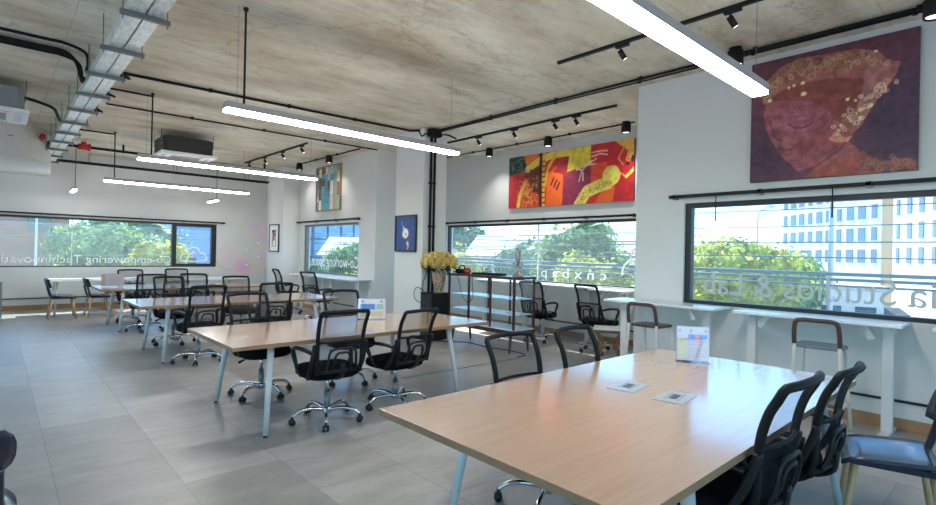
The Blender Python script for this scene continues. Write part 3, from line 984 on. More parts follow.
cd = empty('candelabra', (6.0, 5.42, ZT), 0, 'tall silver candelabra standing at the right end of the display cabinet', 'candelabra')
MB().lathe([(.085, 0), (.09, .012), (.06, .03), (.03, .06), (.016, .10), (.02, .14), (.012, .17)], n=20).build('base', 'silver', cd)
m = MB()
for sy in (-1, 1):
    m.tube(smooth_path([(0, 0, .15), (0, sy * .05, .13), (0, sy * .085, .15), (0, sy * .08, .19)], 4), .008, 7); m.lathe([(.012, .185), (.02, .20), (.018, .21)], (0, sy * .08, 0), 12)
m.build('arm', 'silver', cd)
MB().lathe([(.014, .165), (.032, .21), (.046, .28), (.046, .38), (.030, .43), (.012, .445)], n=18).build('finial', 'silver', cd)
hd = empty('handheld_device', (5.9, 6.52, ZT), 0, 'black device with an orange red end lying on the display cabinet beside the roses', 'device')
MB().box(-.07, -.02, 0, .07, .19, .075).build('body', 'black_paint', hd, bevel=.02)
MB().lathe([(.03, 0), (.055, .01), (.058, .06), (.045, .09), (.02, .10)], (0, -.06, 0), 16).build('end_cap', 'orange_red', hd)
m = MB(); m.tube(smooth_path([(0, .02, .07), (0, .03, .12), (0, .10, .13), (0, .16, .10), (0, .17, .07)], 4), .011, 7); m.build('handle', 'black_paint', hd)
tr = MB(); tr.box(-.12, -.28, 0, .12, .28, .012); tr.box(-.12, -.28, .012, -.108, .28, .03); tr.box(.108, -.28, .012, .12, .28, .03); tr.box(-.108, -.28, .012, .108, -.268, .03); tr.box(-.108, .268, .012, .108, .28, .03)
tag(tr.build('tray', 'black_paint', loc=(5.92, 5.98, ZT)), 'long low black tray on top of the display cabinet', 'tray')

# black pedestal, vase and roses
pd = empty('pedestal_cabinet', (5.62, 6.96, 0), 0, 'black pedestal cabinet carrying the vase of yellow roses', 'cabinet')
MB().box(-.2, -.155, .02, .2, .155, .79).build('body', 'black_paint', pd, bevel=.004)
MB().box(-.215, -.16, .79, .215, .16, .81).build('top', 'black_paint', pd, bevel=.003)
dd = MB().box(-.212, -.145, .05, -.2, .145, .77).build('door', 'black_frame', pd)
MB().box(-.226, .10, .40, -.212, .115, .50).build('handle', 'strut_grey', dd)
vs_ = empty('vase_of_roses', (5.62, 6.88, .81), 0, 'mosaic vase of pale yellow roses on the black pedestal', 'flowers')
MB().lathe([(.06, 0), (.08, .008), (.066, .035), (.078, .08), (.108, .20), (.122, .32), (.12, .36), (.126, .37), (.11, .372), (.10, .33)], n=26).build('vase', 'vase_mosaic', vs_)
random.seed(4)
fo = MB()
for i in range(90):
    a = random.uniform(0, 2 * PI); r_ = random.uniform(.05, .29); c = Vector((r_ * math.cos(a), min(r_ * math.sin(a), .17), .40 + random.uniform(-.05, .10)))
    d = Vector((math.cos(a), math.sin(a), random.uniform(-.6, .8))).normalized(); s = d.orthogonal().normalized()
    l = random.uniform(.05, .08)
    d.y = min(d.y, .3)
    fo.add([c, c + d * l * .5 + s * l * .3, c + d * l, c + d * l * .5 - s * l * .3], [(0, 1, 2, 3)])
for i in range(14):
    a = 2 * PI * i / 14; fo.tube([(0.03 * math.cos(a), .03 * math.sin(a), .30), (.14 * math.cos(a), .14 * math.sin(a), .46)], .004, 5)
fo.build('foliage', 'leaf_dark', vs_, fix=False)
def rose(c, r, parent, axis):
    m = MB(); R = Vector((0, 0, 1)).rotation_difference(Vector(axis)).to_matrix()
    for layer, (rr, hh, n) in enumerate(((.35, .75, 3), (.62, .66, 5), (.95, .42, 6))):
        for k in range(n):
            a0 = 2 * PI * k / n + layer * .5; w = PI / n * 1.25
            vs = []
            for i, (q, z) in enumerate(((.25, -.4), (rr * .95, -.05), (rr, hh * .6), (rr * .9, hh))):
                for t in (-1, 0, 1):
                    aa = a0 + t * w * (1 if i < 3 else .65); qq = q * (1 if t == 0 else .93)
                    vs.append(Vector(c) + R @ (Vector((qq * math.cos(aa), qq * math.sin(aa), z)) * r))
            m.add(vs, [(i * 3 + t, i * 3 + t + 1, i * 3 + t + 4, i * 3 + t + 3) for i in range(3) for t in range(2)], 0, True)
    m.ball(Vector(c) + R @ Vector((0, 0, .1 * r)), r * .42, 8, 5)
    m.build('rose', 'rose_yellow', parent, fix=False)
k = 0
for ring, (el, n) in enumerate(((1.45, 1), (1.1, 6), (.72, 10), (.34, 13), (.02, 14), (-.25, 11))):
    for i in range(n):
        a = 2 * PI * (i + .5 * ring) / n + random.uniform(-.1, .1)
        d = Vector((math.cos(a) * math.cos(el), math.sin(a) * math.cos(el), math.sin(el)))
        rose((d.x * .285, min(d.y * .275, .19), .52 + d.z * .155), random.uniform(.056, .070), vs_, (d.x, d.y, d.z + .25))

# cords
m = MB(); m.tube(smooth_path([(5.62, 7.05, 1.30), (5.46, 7.08, 1.05), (5.44, 7.10, .82), (5.42, 7.04, .70), (5.41, 7.12, .64), (5.41, 7.26, .68), (5.41, 7.30, .80), (5.41, 7.22, .89), (5.42, 7.08, .86), (5.38, 6.96, .815)], 6), .006, 6)
tag(m.build('looped_cord', 'conduit_black'), 'black cord looped beside the white column above the pedestal', 'cord', None)
m = MB(); m.tube(smooth_path([(5.69, 6.5, 1.17), (5.675, 6.42, 1.02), (5.675, 6.35, .84), (5.675, 6.28, .74), (5.675, 6.15, .72), (5.675, 6.08, .82), (5.675, 6.10, 1.0), (5.685, 6.12, 1.165)], 6), .005, 6)
tag(m.build('looped_cord', 'conduit_black'), 'black cord hanging in a loop over the front of the display cabinet', 'cord', None)
m = MB(); m.tube(smooth_path([(5.6, 6.72, .008), (5.86, 6.4, .008), (5.84, 5.9, .008), (5.9, 5.45, .008), (5.86, 5.12, .008), (5.62, 5.06, .008)], 6), .007, 6)
tag(m.build('floor_cord', 'conduit_black'), 'black cord lying on the floor under the display cabinet', 'cord', None)
m = MB(); m.prism([(3.6, 5.02), (5.62, 5.00), (5.62, 5.06), (3.6, 5.08)], 0, .012)
tag(m.build('cable_cover', 'grey_plastic', bevel=.004), 'thin grey cable cover across the floor from the second table', 'cable cover')

# ------------------------------------------------------------------ things on the tables
def grid_paint(fn, w, h, nx, ny, name, m, parent, mp):
    """flat picture: fn(u, v) arrays -> rgb array (sRGB 0..255); mp(u, v) -> point"""
    u, v = np.meshgrid(np.linspace(0, 1, nx + 1), np.linspace(0, 1, ny + 1))
    c = np.clip(fn(u, v) / 255.0 * 1.12, 0, .95)
    c = np.where(c <= 0.04045, c / 12.92, ((c + 0.055) / 1.055) ** 2.4)
    vs = [mp(a, b) for a, b in zip(u.ravel(), v.ravel())]
    k = nx + 1
    fs = [(j * k + i, j * k + i + 1, (j + 1) * k + i + 1, (j + 1) * k + i) for j in range(ny) for i in range(nx)]
    me = bpy.data.meshes.new(name); me.from_pydata(vs, [], fs)
    at = me.color_attributes.new('paint', 'FLOAT_COLOR', 'POINT')
    at.data.foreach_set('color', np.concatenate([c.reshape(-1, 3), np.ones((c.shape[0] * c.shape[1], 1))], 1).astype(np.float32).ravel())
    me.materials.append(M[m]); me.update()
    o = bpy.data.objects.new(name, me); COL.objects.link(o)
    if parent: o.parent = parent
    return o

class Cv:
    def __init__(s, u, v, base):
        s.u, s.v = u, v
        s.c = np.zeros(u.shape + (3,)) + np.array(base, float)
    def blend(s, m, col, a=1.0):
        m = np.clip(m, 0, 1)[..., None] * a
        s.c = s.c * (1 - m) + np.array(col, float) * m
    def poly(s, pts, col, a=1.0):
        ins = np.zeros(s.u.shape, bool); n = len(pts)
        for i in range(n):
            x0, y0 = pts[i]; x1, y1 = pts[(i + 1) % n]
            if y0 == y1: continue
            cnd = ((y0 > s.v) != (y1 > s.v)) & (s.u < (x1 - x0) * (s.v - y0) / (y1 - y0) + x0)
            ins ^= cnd
        s.blend(ins.astype(float), col, a)
    def ell(s, cx, cy, rx, ry, col, a=1.0, soft=0.0, rot=0.0):
        x, y = s.u - cx, s.v - cy
        c, q = math.cos(rot), math.sin(rot)
        d = np.sqrt(((x * c + y * q) / rx) ** 2 + ((-x * q + y * c) / ry) ** 2)
        s.blend((d < 1).astype(float) if soft == 0 else (1 - (d - 1 + soft) / soft), col, a)
    def line(s, pts, w, col, a=1.0, asp=1.0):
        d = np.full(s.u.shape, 9.0)
        for (x0, y0), (x1, y1) in zip(pts[:-1], pts[1:]):
            dx, dy = (x1 - x0), (y1 - y0) * asp
            L2 = dx * dx + dy * dy + 1e-9
            t = np.clip(((s.u - x0) * dx + (s.v - y0) * asp * dy) / L2, 0, 1)
            d = np.minimum(d, np.hypot(s.u - x0 - t * dx, (s.v - y0) * asp - t * dy))
        s.blend((d < w).astype(float), col, a)
    def ring(s, cx, cy, r, w, col, a=1.0, asp=1.0):
        d = np.hypot(s.u - cx, (s.v - cy) * asp)
        s.blend((abs(d - r) < w).astype(float), col, a)
    def speck(s, seed, amp, k):
        rg = np.random.RandomState(seed)
        h, w = s.u.shape
        g = rg.rand(h // k + 2, w // k + 2)
        yy = np.linspace(0, h / k, h); xx = np.linspace(0, w / k, w)
        y0 = yy.astype(int); x0 = xx.astype(int); fy = (yy - y0)[:, None]; fx = (xx - x0)[None]
        q = g[y0][:, x0] * (1 - fy) * (1 - fx) + g[y0 + 1][:, x0] * fy * (1 - fx) + g[y0][:, x0 + 1] * (1 - fy) * fx + g[y0 + 1][:, x0 + 1] * fy * fx
        s.c = np.clip(s.c * (1 + amp * (q[..., None] - .5) * 2), 0, 255)

def card_a(u, v):
    c = Cv(u, v, (200, 194, 206))  # card tones dulled to stand for backlighting
    c.poly([(.0, 0), (.29, 0), (.29, .70), (.0, .70)], (226, 222, 150), .0)
    for i in range(5): c.poly([(.05, .06 + i * .12), (.27, .06 + i * .12), (.27, .155 + i * .12), (.05, .155 + i * .12)], (214, 210, 140))
    c.poly([(.36, .66), (.58, .66), (.58, .78), (.36, .78)], (96, 140, 214)); c.poly([(.58, .66), (.74, .66), (.74, .78), (.58, .78)], (224, 130, 130)); c.poly([(.74, .66), (.95, .66), (.95, .78), (.74, .78)], (84, 140, 224))
    for i in range(8): c.line([(.36, .08 + i * .068), (.94, .08 + i * .068)], .006, (170, 168, 186))
    for x in (.36, .58, .76, .95): c.line([(x, .05), (x, .62)], .004, (186, 184, 200))
    for x in (.10, .45, .9): c.ell(x, .88, .035, .05, (150, 150, 176))
    return c.c
def card_b(u, v):
    c = Cv(u, v, (236, 232, 228))
    c.poly([(.08, .46), (.62, .46), (.62, .74), (.08, .74)], (92, 136, 204)); c.poly([(.66, .50), (.92, .50), (.92, .74), (.66, .74)], (150, 190, 172))
    c.poly([(.08, .10), (.92, .10), (.92, .38), (.08, .38)], (230, 206, 164))
    for i in range(4): c.line([(.12, .14 + i * .06), (.88, .14 + i * .06)], .008, (206, 176, 130))
    for x in (.15, .85): c.ell(x, .87, .05, .05, (120, 130, 140))
    return c.c
def card_c(u, v):
    c = Cv(u, v, (196, 182, 180))
    c.poly([(.0, 0), (.18, 0), (.18, 1), (0, 1)], (182, 158, 140))
    for i in range(6): c.line([(.3, .2 + i * .1), (.9, .2 + i * .1)], .02, (170, 160, 168))
    return c.c
def table_sign(x, y, z, rz, w, h, fn, label):
    root = empty('table_sign', (x, y, z), rz, label, 'sign', 'printed table signs in acrylic stands')
    lean = .10
    g = MB(); g.add([(-w / 2, -.004, .012), (w / 2, -.004, .012), (w / 2, -.004 + lean * h, h), (-w / 2, -.004 + lean * h, h)], [(0, 1, 2, 3)])
    sd = g.build('acrylic_sheet', 'glass_acrylic', root)
    md = sd.modifiers.new('thick', 'SOLIDIFY'); md.thickness = .002; md.offset = -1
    b = MB(); b.box(-w / 2, -.045, 0, w / 2, .06, .004); b.build('acrylic_base', 'glass_acrylic', root)
    grid_paint(fn, w, h, 44, 56, 'printed_card', 'print', root, lambda u, v: (-w / 2 + .006 + u * (w - .012), .001 + lean * (.012 + v * (h - .018)), .012 + v * (h - .018)))
    bk = MB(); bk.add([(-w / 2 + .006, .004 + lean * .012, .012), (w / 2 - .006, .004 + lean * .012, .012), (w / 2 - .006, .004 + lean * (h - .006), h - .006), (-w / 2 + .006, .004 + lean * (h - .006), h - .006)], [(0, 1, 2, 3)])
    bk.build('card_back', 'paper_white', root)
    return root
table_sign(3.77, 1.68, .74, math.radians(-58), .228, .26, card_a, 'printed sign in an acrylic stand near the far right corner of the foreground table')
table_sign(3.10, 4.96, .74, math.radians(-36), .31, .235, card_b, 'printed sign with a blue block in an acrylic stand on the second table')
table_sign(1.62, 11.42, .74, math.radians(-10), .36, .24, card_c, 'brownish printed stand at the left end of the farthest wood table')

def socket_plate(x, y, rz, label):
    root = empty('socket_plate', (x, y, .74), rz, label, 'socket', 'socket plates in the foreground tabletop')
    MB().box(-.125, -.08, 0, .125, .08, .004).build('plate', 'steel_plate', root, bevel=.002)
    MB().box(-.05, -.02, .004, .05, .02, .0055).build('flap', 'slot_dark', root)
    m = MB(); m.box(-.075, -.035, .004, .075, -.03, .0052); m.box(-.075, .03, .004, .075, .035, .0052); m.build('label_line', 'grey_plastic', root)
    return root
socket_plate(2.755, 1.60, math.radians(8), 'metal socket plate in the foreground table, left of two, nearer its far edge')
socket_plate(2.745, 1.315, math.radians(8), 'metal socket plate in the foreground table, right of two, before the printed sign')

# ------------------------------------------------------------------ pictures
def face_x(pos, ya, yb, za, zb):     # seen from -X: u left->right = +Y -> -Y
    return lambda u, v: (pos, ya + (yb - ya) * u, za + (zb - za) * v)

def cvt(bx, by, tl, tr, bl, br):
    def f(p):
        t = (p[0] - tl[0]) / (tr[0] - tl[0])
        top = tl[1] + (tr[1] - tl[1]) * t; bot = bl[1] + (br[1] - bl[1]) * t
        return (t, 1 - (p[1] - top) / (bot - top))
    return f
K1 = cvt(0, 0, (42, 135), (537, 22), (38, 482), (536, 440))
def big_painting(u, v):
    c = Cv(u, v, (96, 48, 62))
    c.ell(.12, .25, .35, .5, (70, 36, 62), .9, .7); c.ell(.92, .35, .35, .55, (70, 44, 70), .95, .6); c.ell(.5, 1.0, .6, .25, (92, 40, 46), .8, .6)
    c.ell(.06, .6, .16, .3, (104, 44, 66), .7, .7)
    P = lambda *q: [K1(p) for p in q]
    # shoulders
    c.poly(P((230, 462), (262, 430), (330, 400), (400, 385), (440, 430), (430, 450)), (156, 66, 54))
    c.poly(P((380, 445), (400, 400), (450, 415), (500, 405), (536, 412), (536, 440)), (122, 62, 56))
    # hair and hood
    c.poly(P((85, 245), (78, 215), (100, 175), (140, 140), (200, 112), (290, 98), (380, 84), (430, 90), (455, 115), (490, 125), (480, 160), (455, 200), (420, 250), (390, 310), (350, 350), (300, 340), (200, 300), (100, 262)), (158, 82, 74))
    c.poly(P((110, 230), (180, 190), (300, 170), (400, 170), (380, 250), (330, 300), (220, 270), (130, 250)), (136, 56, 48))
    c.poly(P((400, 120), (470, 130), (455, 200), (410, 270), (380, 320), (360, 300), (390, 220)), (160, 94, 92), .8)
    # face
    face = [(95, 250), (130, 238), (180, 236), (250, 240), (300, 270), (320, 320), (350, 352), (390, 385), (330, 410), (262, 435), (232, 440), (205, 447), (180, 425), (150, 402), (130, 375), (112, 352), (95, 320), (85, 285)]
    c.poly(P(*face), (150, 70, 78))
    c.ell(*K1((190, 290)), .16, .14, (162, 80, 104), .75, .7); c.ell(*K1((300, 350)), .16, .12, (156, 62, 60), .7, .7); c.ell(*K1((240, 380)), .16, .10, (140, 58, 62), .6, .7)
    c.ell(*K1((125, 335)), .05, .05, (120, 56, 74), .8, .6); c.ell(*K1((162, 355)), .05, .055, (176, 92, 92), .8, .6); c.ell(*K1((150, 385)), .045, .03, (118, 48, 54), .7, .6)
    c.line([K1(p) for p in ((172, 306), (192, 318), (222, 316), (246, 302))], .007, (104, 44, 62), .9); c.line([K1(p) for p in ((166, 288), (196, 284), (236, 280))], .006, (118, 54, 70), .7)
    c.line([K1(p) for p in ((108, 300), (118, 330), (132, 352), (150, 356))], .007, (112, 48, 64), .9); c.line([K1(p) for p in ((142, 378), (164, 384), (186, 380))], .008, (104, 40, 48), .9); c.line([K1(p) for p in ((150, 392), (168, 398), (184, 392))], .006, (120, 50, 54), .8)
    c.line([K1(p) for p in ((205, 447), (260, 430), (330, 380), (350, 352))], .006, (112, 44, 48), .8)
    c.line([K1(p) for p in ((232, 330), (258, 300), (300, 262))], .01, (124, 56, 80), .6)
    # ear ornament
    c.poly(P((298, 350), (318, 322), (345, 345), (368, 338), (352, 358), (320, 360)), (196, 120, 96))
    # gold head-dress band
    rg = np.random.RandomState(3)
    band = [(80, 225), (92, 195), (118, 165), (150, 142), (200, 120), (255, 120), (310, 112), (360, 102), (400, 98), (440, 108)]
    for i in range(150):
        t = rg.rand() * (len(band) - 1); k = int(t); fr = t - k
        x = band[k][0] * (1 - fr) + band[min(k + 1, 9)][0] * fr + rg.randn() * 9; y = band[k][1] * (1 - fr) + band[min(k + 1, 9)][1] * fr + abs(rg.randn()) * 18
        q = K1((x, y)); col = [(180, 124, 80), (150, 92, 60), (196, 150, 96), (120, 74, 50), (166, 128, 92)][rg.randint(5)]
        c.ring(q[0], q[1], rg.uniform(.008, .024), .0042, col, .8)
    for x, y, r_ in ((210, 128, .045), (360, 100, .042), (330, 145, .05), (260, 120, .03)):
        q = K1((x, y)); c.ell(q[0], q[1], r_, r_ * 1.1, (168, 104, 66), .8, .4)
        for rr in (.35, .65, .95): c.ring(q[0], q[1], r_ * rr, .004, (120, 68, 46), .9)
    c.ell(*K1((335, 150)), .05, .045, (196, 112, 82), .8, .4)
    for x, y, r_ in ((214, 184, .016), (218, 216, .019), (186, 192, .012), (388, 262, .019), (414, 250, .017), (386, 286, .012), (333, 308, .012), (106, 238, .016), (425, 92, .010), (372, 236, .01), (170, 198, .012), (350, 232, .012)):
        q = K1((x, y)); c.ell(q[0], q[1], r_, r_, (224, 178, 104)); c.ell(q[0], q[1], r_ * .5, r_ * .5, (244, 214, 146))
    for i in range(46):
        t = rg.rand(); x = 470 - 150 * t + rg.randn() * 12; y = 165 + 170 * t + rg.randn() * 10
        q = K1((x, y)); c.ring(q[0], q[1], rg.uniform(.006, .016), .004, [(206, 158, 128), (186, 128, 96), (224, 186, 150)][rg.randint(3)], .85)
    for i in range(30):
        x = 390 + rg.rand() * 140; y = 400 + rg.rand() * 40; q = K1((x, y)); c.ring(q[0], q[1], rg.uniform(.008, .02), .004, (160, 96, 78), .7)
    c.speck(1, .16, 8); c.speck(2, .10, 3)
    g = c.c.mean(axis=2, keepdims=True)
    return c.c * .80 + g * .20 + 4
K2 = cvt(0, 0, (52, 200), (686, 88), (52, 450), (683, 400))
def abstract_painting(u, v):
    c = Cv(u, v, (186, 40, 38))
    P = lambda *q: [K2(p) for p in q]
    as_ = .33
    c.poly(P((52, 300), (130, 285), (110, 448), (52, 450)), (176, 38, 44))
    c.poly(P((52, 200), (145, 185), (160, 255), (52, 290)), (38, 58, 54))
    c.poly(P((140, 183), (228, 168), (222, 215), (165, 250)), (232, 106, 36))
    c.poly(P((165, 250), (250, 235), (240, 380), (140, 300)), (116, 44, 44))
    c.poly(P((100, 448), (105, 370), (150, 290), (240, 400), (230, 440)), (206, 70, 34))
    c.poly(P((270, 436), (275, 280), (320, 230), (360, 260), (358, 430)), (230, 92, 32))
    c.poly(P((305, 260), (370, 190), (395, 160), (392, 250), (360, 270)), (150, 34, 46))
    c.poly(P((358, 430), (362, 268), (495, 230), (500, 320), (420, 425)), (126, 40, 66))
    c.poly(P((395, 140), (495, 122), (496, 215), (380, 258)), (212, 188, 62))
    c.poly(P((500, 120), (640, 98), (686, 150), (684, 300), (540, 330), (496, 330)), (188, 32, 44))
    c.poly(P((500, 220), (570, 205), (580, 300), (500, 340)), (214, 72, 38))
    c.poly(P((515, 415), (560, 330), (612, 300), (612, 405)), (226, 92, 34))
    c.poly(P((600, 405), (610, 300), (684, 250), (683, 400)), (176, 34, 40))
    c.poly(P((600, 100), (686, 88), (686, 180), (650, 200), (660, 150)), (216, 166, 74))
    yl = (226, 186, 76)
    c.line([K2(p) for p in ((165, 250), (230, 205), (300, 175), (392, 158))], .022, yl, 1, as_)
    c.line([K2(p) for p in ((240, 170), (238, 260), (240, 436))], .012, (40, 34, 30), 1, as_)
    c.line([K2(p) for p in ((258, 170), (255, 260), (258, 436))], .012, (224, 160, 50), 1, as_)
    c.line([K2(p) for p in ((320, 175), (280, 240), (262, 330))], .011, (220, 160, 60), 1, as_)
    c.line([K2(p) for p in ((110, 448), (122, 380), (150, 320))], .014, yl, 1, as_)
    band = [(440, 425), (480, 355), (540, 325), (580, 310)]
    c.line([K2(p) for p in band], .036, (222, 196, 92), 1, as_)
    c.ell(*K2((590, 275)), .062, .17, (222, 196, 92)); c.poly(P((620, 250), (650, 275), (686, 230), (684, 255), (655, 290)), (226, 190, 80))
    rg = np.random.RandomState(5)
    for i in range(130):
        t = rg.rand() * 3; k = int(t); fr = t - k; x = band[k][0] * (1 - fr) + band[k + 1][0] * fr + rg.randn() * 9; y = band[k][1] * (1 - fr) + band[k + 1][1] * fr + rg.randn() * 9
        q = K2((x, y)); c.ell(q[0], q[1], .004, .011, (170, 140, 60))
    for i in range(26):
        x = 60 + rg.rand() * 95; y = 200 + rg.rand() * 70; x2 = x + rg.randn() * 22; y2 = y + rg.randn() * 18
        c.line([K2((x, y)), K2((x2, y2))], .0028, (108, 132, 108), .7, as_)
    for i in range(60):
        x = 135 + rg.rand() * 90; y = 290 + rg.rand() * 140; x2 = x + rg.randn() * 14; y2 = y + rg.randn() * 14
        c.line([K2((x, y)), K2((x2, y2))], .0034, (226, 150, 70), .8, as_)
    for i in range(24):
        x = 180 + rg.rand() * 50; y = 250 + rg.rand() * 110; c.ell(*K2((x, y)), .010, .03, [(60, 40, 34), (150, 60, 40), (92, 70, 44)][rg.randint(3)], .7)
    for i in range(9): c.line([K2((236, 210 + i * 26)), K2((262, 206 + i * 26))], .004, (50, 36, 30), 1, as_)
    for x, y in ((312, 290), (328, 300), (342, 312)): c.line([K2((x, y)), K2((x - 14, y + 34))], .007, (70, 30, 34), 1, as_)
    wh = (226, 190, 176)
    for pts in (((440, 305), (455, 250), (480, 220), (500, 200)), ((455, 250), (425, 240)), ((480, 225), (520, 190)), ((500, 180), (540, 165), (570, 170)), ((500, 160), (545, 150), (570, 150)), ((460, 260), (460, 300)), ((425, 250), (470, 225), (520, 215))):
        c.line([K2(p) for p in pts], .0042, wh, .85, as_)
    for pts in (((640, 140), (620, 190), (640, 220)), ((650, 140), (680, 150))): c.line([K2(p) for p in pts], .004, (224, 150, 60), .9, as_)
    c.ell(*K2((662, 195)), .014, .04, (232, 112, 36)); c.ell(*K2((660, 215)), .012, .03, (30, 26, 26)); c.ell(*K2((680, 190)), .01, .06, (40, 28, 30))
    c.speck(8, .10, 6)
    return c.c
def mosaic(u, v):
    c = Cv(u, v, (206, 204, 190))
    rg = np.random.RandomState(21)
    pal = [(66, 148, 166), (90, 164, 176), (190, 190, 178), (214, 210, 198), (112, 128, 110), (166, 120, 80), (76, 60, 56), (150, 172, 160), (222, 220, 208), (60, 130, 158)]
    x = 0.0
    while x < 1:
        w = rg.uniform(.08, .17); y = 0
        while y < 1:
            h = rg.uniform(.12, .4)
            cx = x + w / 2
            p = pal[rg.randint(10)] if abs(cx - .4) > .16 else pal[[0, 1, 9, 0, 1, 7, 2, 6][rg.randint(8)]]
            c.poly([(x, y), (x + w, y), (x + w, y + h), (x, y + h)], p); c.line([(x, y), (x + w, y)], .006, (120, 110, 96)); y += h
        c.line([(x, 0), (x, 1)], .008, (128, 112, 92)); x += w
    c.poly([(.22, .82), (.40, .86), (.36, 1), (.22, 1)], (110, 52, 44)); c.poly([(.78, 0), (.90, 0), (.90, 1), (.78, 1)], (150, 132, 104), .8)
    c.speck(4, .12, 3)
    return c.c * .85 + 34
def blue_picture(u, v):
    c = Cv(u, v, (36, 66, 122))
    c.ell(.5, .4, .8, .7, (44, 80, 138), .6, .8)
    c.ell(.50, .50, .17, .16, (214, 212, 200), 1, .12, .3); c.ell(.42, .62, .06, .12, (196, 198, 196), .9, .3, .4); c.ell(.54, .48, .05, .05, (120, 118, 112), .7, .5)
    c.line([(.34, .74), (.30, .86)], .02, (150, 166, 190), .6); c.line([(.60, .26), (.66, .12), (.62, .04)], .03, (196, 170, 140), .9); c.ell(.62, .20, .06, .06, (206, 180, 150))
    c.speck(6, .12, 4)
    return c.c
def small_picture(u, v):
    c = Cv(u, v, (216, 212, 206))
    c.poly([(.2, .1), (.8, .1), (.8, .9), (.2, .9)], (150, 146, 150)); c.poly([(.3, .35), (.6, .3), (.7, .7), (.4, .85)], (58, 60, 84)); c.poly([(.3, .55), (.5, .5), (.45, .75), (.3, .75)], (186, 84, 62))
    c.poly([(.35, .12), (.7, .12), (.65, .4), (.4, .4)], (222, 216, 208)); c.ell(.55, .5, .08, .1, (196, 150, 120)); c.poly([(.2, .75), (.8, .82), (.8, .9), (.2, .9)], (44, 52, 88))
    return c.c
def picture(pos, ya, yb, za, zb, fn, nx, ny, label, fw=0.0, fmat='black_frame', dep=.04, mount=None, cat='painting'):
    root = empty('painting' if cat == 'painting' else 'framed_picture', (pos, (ya + yb) / 2, za), 0, label, cat)
    cy = (ya + yb) / 2
    body = MB(); body.box(-dep, yb - cy, 0, -.002, ya - cy, zb - za)
    if fw:
        fr = MB(); a, b, h = yb - cy, ya - cy, zb - za
        fr.box(-dep, a, 0, -.002, a + fw, h); fr.box(-dep, b - fw, 0, -.002, b, h); fr.box(-dep, a + fw, 0, -.002, b - fw, fw); fr.box(-dep, a + fw, h - fw, -.002, b - fw, h)
        fr.build('frame', fmat, root)
        bk = MB(); bk.box(-dep * .55, a + fw, fw, -.002, b - fw, h - fw); bk.build('mount' if mount else 'backing', mount or 'black_frame', root)
        mg = mount and .06 or 0
        f2 = fw + mg
        grid_paint(fn, 1, 1, nx, ny, 'canvas', 'paint', root, lambda u, v: (-dep * .55 - .002, (b - f2) + ((a + f2) - (b - f2)) * u, f2 + (h - 2 * f2) * v))
    else:
        body.build('stretcher_frame', fmat, root)
        grid_paint(fn, 1, 1, nx, ny, 'canvas', 'paint', root, lambda u, v: (-dep - .001, (ya - cy) + (yb - ya) * u, (zb - za) * v))
    return root
picture(XN, 2.08, .715, 2.315, 3.575, big_painting, 230, 212, 'large plum and crimson painting of a bowed head with a gold headdress', fmat='black_frame', dep=.045)
picture(XR, 7.35, 4.52, 2.43, 3.47, abstract_painting, 300, 110, 'long red orange and yellow abstract painting above the alcove window', fmat='rosewood', dep=.04)
picture(XF, 12.1, 10.88, 2.44, 3.53, mosaic, 90, 110, 'blue and cream mosaic artwork above the small far window', fw=.03, fmat='frame_walnut', dep=.05)
picture(5.45, 7.94, 7.30, 1.50, 2.155, blue_picture, 60, 70, 'black framed dark blue picture on the white column', fw=.03, dep=.035, cat='picture')
picture(5.5, 13.97, 13.34, 1.42, 2.155, small_picture, 40, 60, 'small dark framed picture with a white mount on the far pier', fw=.03, dep=.03, mount='mount_white', cat='picture')

# wall decals: pale pink discs with yellow rims and small white knobs
def radial(name, c0, c1, c2):
    m, nt, out = new(name); L = nt.links.new
    p = nt.nodes.new('ShaderNodeBsdfPrincipled'); p.inputs['Roughness'].default_value = .7
    tc = nt.nodes.new('ShaderNodeTexCoord'); ln = nt.nodes.new('ShaderNodeVectorMath'); ln.operation = 'LENGTH'
    r_ = nt.nodes.new('ShaderNodeValToRGB'); e = r_.color_ramp.elements
    e[0].position = 0; e[0].color = c0; e[1].position = .34; e[1].color = c2; k = e.new(.2); k.color = c1
    L(tc.outputs['Object'], ln.inputs[0]); L(ln.outputs['Value'], r_.inputs[0]); L(r_.outputs[0], p.inputs['Base Color']); L(p.outputs[0], out.inputs[0])
radial('disc_pink', rgb(226, 208, 222), rgb(227, 212, 220), rgb(228, 218, 214))
radial('disc_magenta', rgb(230, 178, 224), rgb(232, 200, 216), rgb(234, 216, 192))
